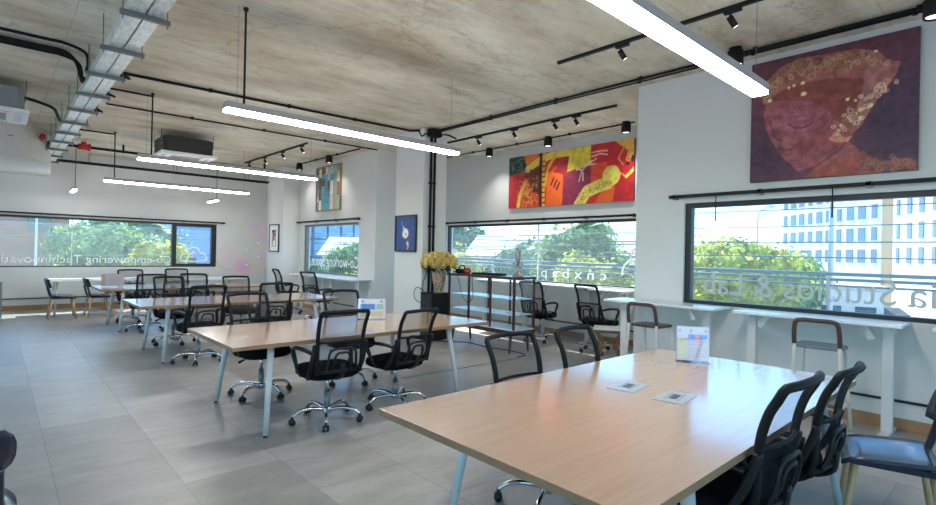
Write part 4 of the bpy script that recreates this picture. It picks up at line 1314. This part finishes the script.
for (x, z, r_, mt, lb) in ((5.63, 2.10, .34, 'disc_pink', 'pale pink disc decal on the back wall, the highest one'), (4.92, 1.24, .34, 'disc_pink', 'pale lilac disc decal on the back wall, the leftmost one, above the white table'), (5.29, .98, .29, 'disc_magenta', 'bright pink disc decal with a strong yellow rim on the back wall, the lowest one'), (5.86, 1.26, .36, 'disc_pink', 'pink disc decal on the back wall, half hidden by the pier, lower one'), (6.02, 1.80, .32, 'disc_pink', 'pale disc decal on the back wall, almost hidden behind the framed picture pier')):
    if x > 5.93: x = 5.9; 
    DY = [.004, .004, .011, .004, .011][[2.10, 1.24, .98, 1.26, 1.80].index(z)]
    root = empty('wall_decal', (x, YB - DY, z), 0, lb, 'decal', 'bubble decals on the back wall')
    m = MB(); n = 40
    lim = XF - .01 - x
    pts = [(min(r_ * .93 * math.cos(2 * PI * k / n), lim), r_ * .93 * math.sin(2 * PI * k / n)) for k in range(n)]
    m.prism(pts, -.003, .003, 'y'); m.build('disc', mt, root)
    m = MB(); m.tube([(min(r_ * .96 * math.cos(2 * PI * k / n), lim), -.001, r_ * .96 * math.sin(2 * PI * k / n)) for k in range(n)], r_ * .04, 6, closed=True, flat=.15, upv=(0, 1, 0)); m.build('rim', 'wall_rim', root)
for i, (px_, pz, lb) in enumerate(((5.50, 1.88, 'small white wall hook on the highest pink disc'), (5.69, 1.66, 'small white wall hook just below the highest pink disc'), (5.36, 1.46, 'small white wall hook between the leftmost and the highest disc'), (5.70, 1.25, 'small white wall hook at the rim of the half hidden pink disc'), (5.36, 1.02, 'small white wall hook on the lowest bright pink disc'))):
    m = MB(); m.cyl((0, .001, 0), (0, -.03, 0), .02, .02, 12); m.ball((0, -.04, 0), .035, 12, 8)
    tag(m.build('wall_hook', 'dot_white', loc=(px_, YB - .012, pz)), lb, 'hook', 'white hooks on the back wall')

# ------------------------------------------------------------------ lamps
def pendant(x0, x1, y, z, label, along='x'):
    L = x1 - x0
    root = empty('pendant_light', ((x0 + x1) / 2, y, z), 0 if along == 'x' else PI / 2, label, 'light', 'linear pendant lights')
    h = L / 2
    b = MB(); b.box(-h, -.055, .022, h, .055, .078)
    b.build('housing', 'fixture_grey', root)
    MB().box(-h + .002, -.053, -.004, h - .002, .053, .022).build('diffuser', 'led', root)
    for sx in (-1, 1):
        r_ = MB(); xx = sx * (h - .16 if L > 1.5 else h - .05)
        if sx < 0:
            r_.cyl((xx, 0, .075), (xx, 0, CE - z - .02), .010, .010, 8); r_.cyl((xx, 0, CE - z - .025), (xx, 0, CE - z), .022, .022, 12)
            r_.build('rod', 'black_paint', root)
        r_ = MB(); xx += sx * .06
        r_.cyl((xx, 0, .075), (xx, 0, CE - z), .0016, .0016, 6)
        r_.build('suspension_wire', 'strut_grey', root)
    return root
pendant(1.45, 4.12, 1.38, 2.70, 'long lit linear pendant light over the foreground table')
pendant(1.47, 4.16, 4.80, 2.70, 'long lit linear pendant light over the second table')
pendant(1.45, 4.08, 8.40, 2.70, 'long lit linear pendant light over the third table')
pendant(1.50, 4.14, 11.80, 2.70, 'long lit linear pendant light over the farthest wood table')
pendant(14.05, 14.75, 1.28, 2.68, 'x'); 
p5 = bpy.data.objects.get('pendant_light.004')
p5.location = (1.28, 14.4, 2.68); p5.rotation_euler = (0, 0, PI / 2); p5.scale = (1, .6, 1); p5['label'] = 'short linear pendant seen end on, left one by the back window'
p6 = dup(p5, (4.15, 14.35, 2.68), PI / 2, 'short linear pendant seen end on, right one above the opening sash', 'light', None, (1, .6, 1))

def track(x, y0, y1, heads, label):
    root = empty('track_light', (x, (y0 + y1) / 2, CE), 0, label, 'light', 'black spotlight tracks on the ceiling')
    h = (y1 - y0) / 2
    MB().box(-.018, -h, -.03, .018, h, 0).build('rail', 'black_paint', root)
    for yy in heads:
        q = yy - (y0 + y1) / 2
        m = MB(); m.box(-.02, q - .09, -.06, .02, q + .05, -.03); m.cyl((0, q, -.06), (0, q, -.11), .008, .008, 8)
        d = Vector((.5, -.45, -1)).normalized(); a = Vector((0, q, -.10)); m.cyl(a - d * .015, a + d * .085, .027, .027, 14)
        hd_ = m.build('spot_head', 'black_paint', root)
        l = MB(); l.cyl(a + d * .0855, a + d * .087, .020, .020, 12); l.build('lens', 'spot_led', hd_)
    return root
track(4.60, .2, 3.62, (.6, 1.79, 2.84), 'black spotlight track on the ceiling in front of the plum painting')
track(6.48, 4.04, 7.76, (4.75, 5.15, 6.02, 6.9), 'black spotlight track on the ceiling of the alcove')
track(4.60, 9.9, 13.4, (10.15, 11.1, 12.1, 13.1), 'black spotlight track on the ceiling before the mosaic artwork')
def downlight(x, y, label, watts=0):
    root = empty('downlight', (x, y, CE), 0, label, 'light', 'black cylinder downlights')
    m = MB(); m.lathe([(.062, -.175), (.072, -.18), (.075, -.175), (.075, -.035), (.06, -.03), (.06, 0)], n=22, caps=False); m.add([(0.06 * math.cos(2 * PI * k / 22), .06 * math.sin(2 * PI * k / 22), -.12) for k in range(22)], [tuple(range(22))])
    m.build('housing', 'black_paint', root)
    MB().cyl((0, 0, -.165), (0, 0, -.155), .06, .06, 20).build('lamp', 'spot_led', root)
    if watts:
        sp = bpy.data.lights.new('downlight_beam', 'SPOT'); sp.energy = watts; sp.spot_size = math.radians(120); sp.spot_blend = 1.0; sp.shadow_soft_size = .055; sp.color = (1, .97, .92)
        so = bpy.data.objects.new('downlight_beam', sp); COL.objects.link(so); so.parent = root; so.location = (0, 0, -.185)
for x, y, lb in ((5.55, 2.10, 'black cylinder downlight left of the plum painting'), (5.55, .58, 'black cylinder downlight above the right end of the plum painting'), (7.42, 4.45, 'black cylinder downlight at the right end of the abstract painting'), (7.42, 6.03, 'black cylinder downlight over the middle of the abstract painting'), (7.42, 7.55, 'black cylinder downlight left of the abstract painting'), (5.58, 10.85, 'black cylinder downlight above the mosaic artwork'), (5.58, 12.40, 'black cylinder downlight left of the mosaic artwork')):
    downlight(x, y, lb, 22 if x > 7 else (12 if y > 9 else 0))

# ------------------------------------------------------------------ ceiling services
def conduit(pts, r, label, cat='conduit', m='conduit_black', n=8, name='conduit', clips=True, group='black conduits on the ceiling'):
    b = MB(); b.tube(pts, r, n)
    if clips:
        for a, c in zip(pts[:-1], pts[1:]):
            L_ = (Vector(c) - Vector(a)).length
            for k in range(1, int(L_ / 1.4) + 1):
                q = Vector(a).lerp(Vector(c), k / (int(L_ / 1.4) + 1)); b.box(q.x - .018, q.y - .018, q.z - r - .004, q.x + .018, q.y + .018, CE - .004)
    return tag(b.build(name, m), label, cat, group)
zc = CE - .03
conduit([(5.66, YR + .1, zc), (5.66, 7.0, zc), (5.62, 7.12, zc)], .017, 'black conduit along the ceiling above the near window wall, the inner of two')
conduit([(5.74, YR + .1, zc), (5.74, 7.1, zc)], .014, 'black conduit along the ceiling above the near window wall, the outer of two')
conduit([(7.42, 4.3, zc), (7.42, 9.3, zc)], .013, 'black conduit along the alcove ceiling linking the cylinder downlights')
conduit([(5.58, 9.5, zc), (5.58, 12.5, zc)], .014, 'black conduit along the ceiling above the mosaic artwork')
conduit([(1.05, 7.6, zc), (5.35, 7.42, zc), (5.52, 7.2, zc)], .020, 'black conduit crossing the ceiling to the top of the white column')
conduit([(1.2, 9.42, zc), (5.9, 9.35, zc)], .014, 'thin black conduit crossing the ceiling beyond the white column')
conduit([(.98, 8.38, 3.60), (1.62, 8.38, 3.60)], .014, 'short black conduit from the metal tray to the third pendant light', clips=False)
conduit([(.98, 11.78, 3.60), (1.66, 11.78, 3.60)], .014, 'short black conduit from the metal tray to the fourth pendant light', clips=False)
for i, (dx, lb) in enumerate(((5.585, 'left'), (5.665, 'right'))):
    m = MB(); m.cyl((dx, 7.115, .3), (dx, 7.115, CE - .1), .022, .022, 10)
    for z in (1.2, 1.95, 2.7, 3.3): m.box(dx - .03, 7.10, z - .012, dx + .03, 7.149, z + .012)
    tag(m.build('riser_pipe', 'conduit_black'), 'black pipe running up the white column, %s of two' % lb, 'pipe', 'riser pipes on the column')
m = MB(); m.box(5.5, 7.0, CE - .15, 5.72, 7.145, CE - .02); jb = m.build('junction_box', 'conduit_black', bevel=.006)
tag(jb, 'dark junction box at the ceiling on top of the column pipes', 'junction box')
m = MB()
m.tube(smooth_path([(5.72, 7.05, CE - .1), (5.86, 7.02, CE - .08), (6.05, 7.0, CE - .12)], 4), .014, 6); m.tube(smooth_path([(5.5, 7.05, CE - .12), (5.38, 7.02, CE - .14), (5.28, 7.0, CE - .20), (5.22, 7.0, CE - .12)], 4), .012, 6)
m.build('cable', 'conduit_black', jb)
# left conduits bending into the tray
def bend_bundle():
    for i in range(5):
        dy = i * .055 + (.10 if i == 4 else 0)
        y = 7.14 + dy if i < 4 else 6.86
        pts = smooth_path([(-3.2, y, 3.60), (-1.5, y, 3.60), (.25, y, 3.60), (.50, y, 3.60), (.60 + .02 * i, y + .03, 3.56), (.66 + .015 * i, y + .10, 3.48), (.69 + .008 * i, y + .22, 3.43), (.735, y + .30, 3.42)], 5)
        m = MB(); m.tube(pts, .017, 8)
        for xx in (-2.6, -1.2, -.1): m.box(xx - .012, y - .02, 3.58, xx + .012, y + .02, CE - .004)
        tag(m.build('conduit', 'conduit_black'), ['black conduit at top left bending into the metal tray, nearest of the bundle', 'black conduit at top left bending into the metal tray, second of the bundle', 'black conduit at top left bending into the metal tray, third of the bundle', 'black conduit at top left bending into the metal tray, fourth of the bundle', 'lone black conduit at top left running apart from the bundle'][i], 'conduit', 'black conduits on the ceiling')
bend_bundle()
# galvanised twin tray
ty0, ty1 = 2.2, 15.3
tray = empty('cable_tray', (.87, 0, 3.36), 0, 'twin galvanised metal trays running along the ceiling at left', 'tray')
for sx, nm in ((-1, 'trunk'), (1, 'trunk')):
    m = MB(); x0_, x1_ = (-.118, -.006) if sx < 0 else (.006, .118)
    m.box(x0_, ty0, 0, x1_, ty1, .10)
    m.build('trunk', 'galvanised', tray, bevel=.004)
yy = 2.86
i = 0
while yy < 15.2:
    m = MB(); m.box(-.175, yy - .02, -.04, .175, yy + .02, -.003)
    for sx in (-1, 1): m.cyl((sx * .155, yy, -.07), (sx * .155, yy, CE - 3.36), .005, .005, 6)
    m.build('hanger', 'strut_grey', tray)
    yy += 1.0
    i += 1
# sprinkler pipe, red clamps and black cable ladder
m = MB(); m.tube([(.55, 13.15, 3.50), (5.4, 13.15, 3.50)], .028, 10)
for xx in (2.0, 3.6, 5.0): m.box(xx - .015, 13.12, 3.47, xx + .015, 13.18, CE - .004)
sp_ = m.build('sprinkler_pipe', 'conduit_black'); tag(sp_, 'dark sprinkler pipe crossing below the ceiling near the back wall', 'pipe')
for xx, w in ((.62, .16), (1.32, .2)):
    m = MB(); m.cyl((xx - w / 2, 13.15, 3.50), (xx + w / 2, 13.15, 3.50), .06, .06, 14); m.cyl((xx, 13.15, 3.50), (xx, 13.15, 3.60), .05, .045, 12); m.cyl((xx + w / 2 - .02, 13.15, 3.5), (xx + w / 2 + .01, 13.15, 3.5), .08, .08, 14)
    m.build('red_fitting', 'red_pipe', sp_)
m = MB(); m.cyl((.62, 12.2, 3.47), (.62, 12.62, 3.47), .04, .04, 12); m.build('red_fitting', 'red_pipe', sp_)
ld = empty('cable_ladder', (3.4, 14.95, 3.40), 0, 'black cable ladder crossing below the ceiling along the back wall', 'tray')
for sy in (-1, 1): MB().box(-2.45, sy * .13 - .010, -.012, 2.45, sy * .13 + .010, .016).build('side_rail', 'conduit_black', ld)
for k in range(16):
    xx = -2.3 + k * .306
    MB().box(xx - .015, -.118, -.012, xx + .015, .118, .008).build('rung', 'conduit_black', ld)
for k in range(3):
    m = MB(); m.tube([(-2.4, -.06 + k * .06, .018), (2.4, -.06 + k * .06, .018)], .011, 7); m.build('cable', 'conduit_black', ld)
for xx in (-1.8, 0, 1.8):
    m = MB(); m.cyl((xx, -.13, .0), (xx, -.13, .25), .006, .006, 6); m.cyl((xx, .13, .0), (xx, .13, .25), .006, .006, 6); m.build('hanger', 'strut_grey', ld)

def cassette(x, y, body_m, label):
    root = empty('air_conditioner', (x, y, 3.2), 0, label, 'air conditioner', 'ceiling air conditioner cassettes')
    c = .07
    MB().prism([(-.42 + c, -.42), (.42 - c, -.42), (.42, -.42 + c), (.42, .42 - c), (.42 - c, .42), (-.42 + c, .42), (-.42, .42 - c), (-.42, -.42 + c)], .045, .33).build('body', body_m, root)
    MB().box(-.475, -.475, 0, .475, .475, .045).build('panel', 'white_plastic', root, bevel=.012)
    m = MB(); m.box(-.25, -.25, -.006, .25, .25, -.001)
    for k in range(9): m.box(-.24, -.22 + k * .055 - .004, -.010, .24, -.22 + k * .055 + .004, -.006)
    m.build('grille', 'grey_plastic', root)
    for sx, sy in ((0, -1), (0, 1), (-1, 0), (1, 0)):
        m = MB(); m.box(sx * .37 - (.27 if sy else .035), sy * .37 - (.27 if sx else .035), -.004, sx * .37 + (.27 if sy else .035), sy * .37 + (.27 if sx else .035), -.001); m.build('louvre', 'shelf_white', root)
    for sx in (-1, 1):
        for sy in (-1, 1):
            m = MB(); m.cyl((sx * .44, sy * .3, .20), (sx * .44, sy * .3, CE - 3.2), .006, .006, 6); m.box(sx * .44 - .02 * (1 + sx) - .0, sy * .3 - .02, .18, sx * .44 + .02 * (1 - sx), sy * .3 + .02, .20); m.build('hanger', 'strut_grey', root)
    return root
cassette(2.66, 11.08, 'unit_dark', 'dark bodied air conditioner cassette hanging above the third pendant light')
cassette(-.16, 9.35, 'unit_grey', 'grey air conditioner cassette cut off by the left edge of the view')
m = MB(); m.tube(smooth_path([(.27, 9.1, 3.44), (.42, 9.15, 3.42), (.58, 9.3, 3.40), (.66, 9.65, 3.36), (.72, 10.0, 3.36), (.84, 10.05, 3.38)], 5), .02, 8)
tag(m.build('drain_hose', 'conduit_black'), 'black hose from the left air conditioner to the metal tray', 'hose')
for y_, lb in ((6.95, 'nearest'), (7.95, 'middle'), (9.0, 'farthest')):
    m = MB(); m.tube(smooth_path([(.988, y_, 3.41), (1.08, y_ + .02, 3.41), (1.12, y_ + .15, 3.43), (1.08, y_ + .32, 3.50), (1.09, y_ + .45, 3.58), (1.12, y_ + .55, 3.634)], 5), .016, 7)
    tag(m.build('flexible_conduit', 'conduit_black'), 'black flexible conduit curling off the right side of the metal tray, %s of three' % lb, 'conduit', 'flexible conduits beside the tray')

# ------------------------------------------------------------------ outdoors
GZ = -4.0
mat('asphalt', rgb(176, 178, 180), 0.9, var=.08, scale=.4)
mat('pavement', rgb(206, 204, 198), 0.9, var=.06, scale=.6)
mat('tower_white', rgb(240, 234, 226), 0.8, var=.03, scale=.3)
mat('tower_orange', rgb(228, 178, 130), 0.8)
mat('tower_pane', rgb(92, 108, 142), 0.3)
mat('brick', rgb(176, 104, 84), 0.85, var=.12, scale=2)
mat('render_pale', rgb(222, 214, 204), 0.85, var=.05, scale=.5)
mat('roof_tile', rgb(196, 188, 184), 0.8, var=.1, scale=2)
mat('roof_red', rgb(190, 172, 160), 0.8, var=.1, scale=2)
mat('glass_blue', rgb(116, 170, 214), 0.3)
mat('bark', rgb(110, 92, 76), 0.9, var=.2, scale=5)
leafy('leaf_green', rgb(122, 160, 84), .55, 2.2)
leafy('leaf_yellow', rgb(190, 192, 78), .5, 2.2)
leafy('leaf_teal', rgb(108, 150, 112), .55, 2.2)
mat('wire_grey', rgb(70, 96, 112), 0.6)
mat('pole_grey', rgb(196, 200, 204), 0.6)
mat('car_dark', rgb(40, 44, 52), 0.2)
mat('car_white', rgb(232, 234, 238), 0.2)
mat('car_glass', rgb(50, 66, 82), 0.08)
mat('tyre', rgb(24, 24, 26), 0.8)
struct(MB().box(-120, -80, GZ - .3, 200, 220, GZ).build('ground', 'asphalt'), 'pale street and ground outside the windows', 'ground')

def tree(x, y, h, r, lm, seed, label, dens=2600, leaf=.26, flatk=.85):
    root = empty('tree', (x, y, GZ), 0, label, 'tree', 'trees outside the windows')
    rg = np.random.RandomState(seed)
    tk = MB(); ht = h - r * 1.1
    tk.tube(smooth_path([(0, 0, 0), (.1, .05, ht * .5), (-.05, .1, ht), (0, 0, h - r * .5)], 4), [.26] * 5 + [.2] * 4 + [.12] * 4, 8)
    for k in range(5):
        a = 2 * PI * k / 5 + rg.rand(); tk.tube([(0, 0, ht * .8), (r * .55 * math.cos(a), r * .55 * math.sin(a), ht + r * .4)], [.1, .04], 6)
    tk.build('trunk', 'bark', root)
    # crown: leaves on several overlapping lobes
    lobes = [(Vector((0, 0, h - r)), r)]
    for k in range(9):
        a = rg.rand() * 2 * PI; e = rg.uniform(-.5, .9)
        lobes.append((Vector((math.cos(a) * r * .62, math.sin(a) * r * .62, h - r + e * r * .6 * flatk)), r * rg.uniform(.38, .58)))
    vs, fs = [], []
    for i in range(dens):
        c, q = lobes[rg.randint(len(lobes))]
        d = Vector(rg.randn(3)).normalized(); p = c + Vector((d.x, d.y, d.z * flatk)) * q * rg.uniform(.70, 1.06)
        n = (d + Vector(rg.randn(3)) * .55).normalized(); s = n.orthogonal().normalized(); s.rotate(Matrix.Rotation(rg.rand() * 6.28, 3, n)); t = n.cross(s)
        l = leaf * rg.uniform(.6, 1.25); o = len(vs)
        vs += [p - s * l * .5, p + t * l * .32, p + s * l * .5, p - t * l * .32]; fs.append((o, o + 1, o + 2, o + 3))
    m = MB()
    for c, q in lobes:     # inner mass of foliage
        m.ball(c, q * .74, 12, 8, sc=(1, 1, flatk))
    m.v = [tuple(Vector(p) + Vector(rg.randn(3)) * .06 * r) for p in m.v]; m.sm = [False] * len(m.sm)
    m.add(vs, fs); m.build('crown', lm, root, fix=False)
    return root
TR = [
 (23, 9.2, 7.0, 2.9, 'leaf_yellow', 'bright yellow green tree at the left of the near window'),
 (28, 8.6, 6.0, 1.9, 'leaf_green', 'rounded green tree in the near window, right of the yellow green tree'),
 (33, 9.3, 6.4, 2.3, 'leaf_green', 'small green tree in the near window in front of the white tower'),
 (29, 12.6, 6.0, 1.8, 'leaf_green', 'green tree outside hidden between the near and alcove windows'),
 (21.5, 14.6, 6.0, 1.9, 'leaf_yellow', 'yellow green tree at the right end of the alcove window'),
 (30, 21.5, 8.5, 3.6, 'leaf_green', 'broad green tree on the right side of the alcove window'),
 (33, 28.5, 7.6, 2.8, 'leaf_teal', 'blue green tree in the middle of the alcove window'),
 (50, 56.0, 10.5, 3.6, 'leaf_teal', 'tall dark tree left of the glass joint in the alcove window'),
 (26.5, 30.5, 6.6, 2.6, 'leaf_yellow', 'yellow green tree at the left end of the alcove window beside the roses'),
 (21.0, 36.0, 6.8, 2.4, 'leaf_green', 'green tree at the right of the small square window'),
 (15.6, 34.6, 5.0, 1.8, 'leaf_teal', 'low bushy tree at the left of the small square window'),
 (17.6, 30.2, 4.4, 1.5, 'leaf_yellow', 'low yellow tree in the lower middle of the small square window'),
 (5.0, 37.0, 7.6, 2.9, 'leaf_green', 'big green tree in the left half of the back window'),
 (7.9, 43.0, 8.6, 3.1, 'leaf_teal', 'big blue green tree in the middle of the back window'),
 (6.15, 30.0, 6.0, 1.25, 'leaf_yellow', 'yellow leaved tree beside the opening sash in the back window'),
 (1.9, 33.0, 4.6, 1.1, 'leaf_yellow', 'small yellow shrub like tree before the brick building in the back window'),
]
for i, (x, y, h, r_, lm, lb) in enumerate(TR):
    tree(x, y, h, r_, lm, 40 + i, lb, dens=6500 if r_ > 2 else 3000, leaf=.27 if r_ < 3 else .33)

def facade(P0, P1, z0, z1, rows, cols, wz, ww, wh, root, wm, wall_m, depth=.2, inset=True, thick=9.0, back=None):
    """wall slab from P0 to P1 with window panels"""
    a, b = Vector((P0[0], P0[1], 0)), Vector((P1[0], P1[1], 0)); d = (b - a).normalized(); n = Vector((d.y, -d.x, 0)); L_ = (b - a).length
    if n.dot(-a) < 0: n = -n
    m = MB(); q = [a, b, b - n * thick, a - n * thick]
    m.prism([(p.x, p.y) for p in q], z0, z1); m.build('wall', wall_m, root)
    for rw in range(rows):
        for c in range(cols):
            t = (c + .5) / cols * L_; z = wz[rw] if isinstance(wz, (list, tuple)) else z0 + 1.4 + rw * wz
            w_ = ww * (1 if (c % 3) else .7); cc = a + d * t + n * .03 + Vector((0, 0, z))
            R = Matrix((d, n, Vector((0, 0, 1)))).transposed()
            m = MB(); m.obox(cc, (w_, .10, wh), R); m.build('window', wm, root)
    return d, n
bt = empty('office_tower', (80, 12.9, GZ), 0, 'white many windowed office tower filling the right of the near window', 'building')
def reparent(root):
    for c in kids(root): c.location = -root.location
zz = [2.2, 5.0, 7.8, 10.6, 13.4]
facade((80, 12.9), (96.5, 28.6), GZ, 17.5, 5, 10, zz, 1.35, 1.7, bt, 'tower_pane', 'tower_white')
facade((79, 11.6), (48, -7.5), GZ, 17.5, 5, 15, [v + .1 for v in zz], .9, 1.8, bt, 'tower_pane', 'tower_white')
m = MB(); m.prism([(79.2, 11.4), (80.4, 13.2), (82.5, 12), (81, 10)], GZ, 17.6); m.build('pilaster', 'tower_orange', bt)
reparent(bt)
def house(x, y, w, d, h, rz, wall_m, roof_m, label, flat=False, cols=3):
    root = empty('house', (x, y, GZ), rz, label, 'building', 'houses beyond the windows')
    MB().box(-w / 2, -d / 2, 0, w / 2, d / 2, h).build('wall', wall_m, root)
    if flat: MB().box(-w / 2 - .3, -d / 2 - .3, h, w / 2 + .3, d / 2 + .3, h + .35).build('roof', roof_m, root)
    else:
        m = MB(); m.prism([(-w / 2 - .6, h), (w / 2 + .6, h), (0, h + w * .26)], -d / 2 - .6, d / 2 + .6, 'y'); m.build('roof', roof_m, root)
    for k in range(cols):
        for s_ in (-1, 1):
            xx = -w / 2 + w * (k + .5) / cols
            for z in ([h * .3, h * .72] if h > 5 else [h * .5]):
                MB().box(xx - .6, s_ * d / 2 - .05, z - .6, xx + .6, s_ * d / 2 + .05, z + .6).build('window', 'car_glass', root)
                yy = -d / 2 + d * (k + .5) / cols
                MB().box(s_ * w / 2 - .05, yy - .6, z - .6, s_ * w / 2 + .05, yy + .6, z + .6).build('window', 'car_glass', root)
    return root
house(43, 37, 9, 11, 5.2, .5, 'render_pale', 'roof_tile', 'pale gabled house in the left half of the alcove window')
house(64, 48, 12, 12, 7.0, .2, 'render_pale', 'roof_red', 'larger house behind the pale gabled house in the alcove window')
house(56, 31, 9, 9, 5.6, .9, 'render_pale', 'roof_red', 'low house behind the broad tree in the alcove window')
house(32, 51, 8, 9, 5.0, .8, 'render_pale', 'roof_tile', 'pale roofed house at the far left of the alcove window')
house(48, 11, 7, 6, 3.4, .3, 'render_pale', 'roof_tile', 'low pale shop front across the street in the near window', True)
house(-2.4, 47, 12, 9, 9.5, 0, 'brick', 'render_pale', 'red brick building at the left end of the back window', True, 4)
house(16.5, 60, 9, 9, 13, .1, 'glass_blue', 'render_pale', 'bluish block behind the opening sash in the back window', True, 3)
gb = empty('glass_tower', (34, 72, GZ), .4, 'blue glass office block seen in the small square window', 'building')
MB().box(-7, -7, 0, 7, 7, 15).build('wall', 'glass_blue', gb)
for k in range(6):
    m = MB(); m.box(-7.1, -7.1, 2 + k * 2.4, 7.1, 7.1, 2.25 + k * 2.4); m.build('floor_band', 'wire_grey', gb)
for k in range(6):
    m = MB(); m.box(-7 + k * 2.8 - .12, -7.14, 0, -7 + k * 2.8 + .12, -7, 15); m.box(-7.14, -7 + k * 2.8 - .12, 0, -7, -7 + k * 2.8 + .12, 15); m.build('mullion', 'wire_grey', gb)
# street furniture
def pole(x, y, h, label, arm=False, rr=.13):
    root = empty('street_lamp' if arm else 'utility_pole', (x, y, GZ), 0, label, 'pole', 'poles along the street')
    MB().cyl((0, 0, 0), (0, 0, h), rr, rr * .6, 10).build('shaft', 'pole_grey', root)
    if arm:
        m = MB(); m.tube(smooth_path([(0, 0, h - .1), (-.3, -.2, h + .5), (-1.2, -1.0, h + .8)], 4), .05, 6); m.obox((-1.35, -1.15, h + .78), (.6, .25, .12), Matrix.Rotation(.7, 3, 'Z')); m.build('lamp_arm', 'pole_grey', root)
    else:
        for z in (h - .5, h - 1.3):
            m = MB(); m.box(-.06, -.9, z, .06, .9, z + .1); m.build('cross_arm', 'pole_grey', root)
pole(37, 12.4, 8.0, 'thin pale street lamp in the middle of the near window', True, .09)
pole(28, 6.3, 12, 'pale utility pole in front of the orange pilaster in the near window')
pole(19.6, 24.6, 11, 'pale utility pole at the left end of the alcove window')
pole(16.5, 38, 10, 'pale utility pole in the small square window')
pole(1.1, 24, 9, 'thin pale pole in front of the brick building in the back window', rr=.05)
WI = 0
def wire(a, b, r, sag, label):
    a, b = Vector(a), Vector(b)
    pts = []
    for k in range(17):
        t = k / 16; p = a.lerp(b, t); p.z -= sag * 4 * t * (1 - t); pts.append(p)
    m = MB(); m.tube(pts, r, 6); tag(m.build('power_line', 'wire_grey'), label, 'wire', 'overhead lines outside')
for i, (x, z, r_, sg) in enumerate(((17.8, 1.20, .06, .12), (17.9, 1.02, .05, .1), (18.0, .84, .035, .1), (18.2, 1.75, .022, .2), (18.2, 2.25, .022, .25), (18.5, 2.75, .018, .25), (18.6, 3.3, .018, .25), (18.6, 3.75, .016, .25))):
    wire((x, -14, z), (x, 26, z + .1), r_, sg, 'overhead line across the near and alcove windows, number %s from the bottom up' % ['one', 'two', 'three', 'four', 'five', 'six', 'seven', 'eight'][i])
for i, (x, z) in enumerate(((18.3, 1.5), (18.4, 2.0), (18.8, .6), (19.0, 2.5))):
    wire((x, 10, z), (x - 3.5, 44, z + .3), .022, .3, ['thin line slanting through the alcove window, at eye level', 'thin line slanting through the alcove window, above eye level', 'thin line slanting through the alcove window, the lowest', 'thin line slanting through the alcove window, the highest'][i])
for i, z in enumerate((1.1, 1.9, 2.4)):
    wire((-16, 25, z), (24, 31, z + .3), .02, .2, ['lowest thin line across the back window', 'middle thin line across the back window', 'highest thin line across the back window'][i])
def car(x, y, rz, m_, label):
    root = empty('car', (x, y, GZ), rz, label, 'car', 'cars parked on the street')
    b = MB(); b.prism([(-2.1, .35), (2.1, .35), (2.15, .75), (1.2, .92), (.6, 1.38), (-1.1, 1.42), (-1.9, .95), (-2.15, .85)], -.82, .82, 'y'); b.build('body', m_, root, bevel=.06)
    g = MB(); g.prism([(1.05, .95), (.55, 1.33), (-1.05, 1.36), (-1.7, .98)], -.835, .835, 'y'); g.build('side_window', 'car_glass', root)
    for sx in (-1.3, 1.3):
        for sy in (-1, 1):
            w = MB(); w.cyl((sx, sy * .70, .32), (sx, sy * .87, .32), .32, .32, 16); w.build('wheel', 'tyre', root)
car(60, 9.6, 1.0, 'car_dark', 'dark car parked across the street in the near window')
car(55, 13.6, 1.2, 'car_white', 'white car parked across the street left of the dark car')

# ------------------------------------------------------------------ light
w = bpy.data.worlds.new('world'); S.world = w; w.use_nodes = True
nt = w.node_tree; nt.nodes.clear()
sk = nt.nodes.new('ShaderNodeTexSky'); sk.sky_type = 'NISHITA'; sk.sun_disc = False
sk.sun_elevation = math.radians(47); sk.sun_rotation = math.radians(38); sk.altitude = 0; sk.air_density = 1.0; sk.dust_density = 0.3; sk.ozone_density = 2.5
bg = nt.nodes.new('ShaderNodeBackground'); bg.inputs[1].default_value = 0.19
ow = nt.nodes.new('ShaderNodeOutputWorld')
tn = nt.nodes.new('ShaderNodeMix'); tn.data_type = 'RGBA'; tn.blend_type = 'MULTIPLY'; tn.inputs[0].default_value = 1.0
tn.inputs[7].default_value = (0.56, 0.88, 1.0, 1)
nt.links.new(sk.outputs[0], tn.inputs[6]); nt.links.new(tn.outputs[2], bg.inputs[0]); nt.links.new(bg.outputs[0], ow.inputs[0])
sun = bpy.data.lights.new('sun', 'SUN'); sun.energy = 5.2; sun.angle = math.radians(.6); sun.color = (1, .95, .87)
so_ = bpy.data.objects.new('sun', sun); COL.objects.link(so_)
so_.rotation_euler = Vector((-.55, -.70, -.85)).to_track_quat('-Z', 'Y').to_euler()
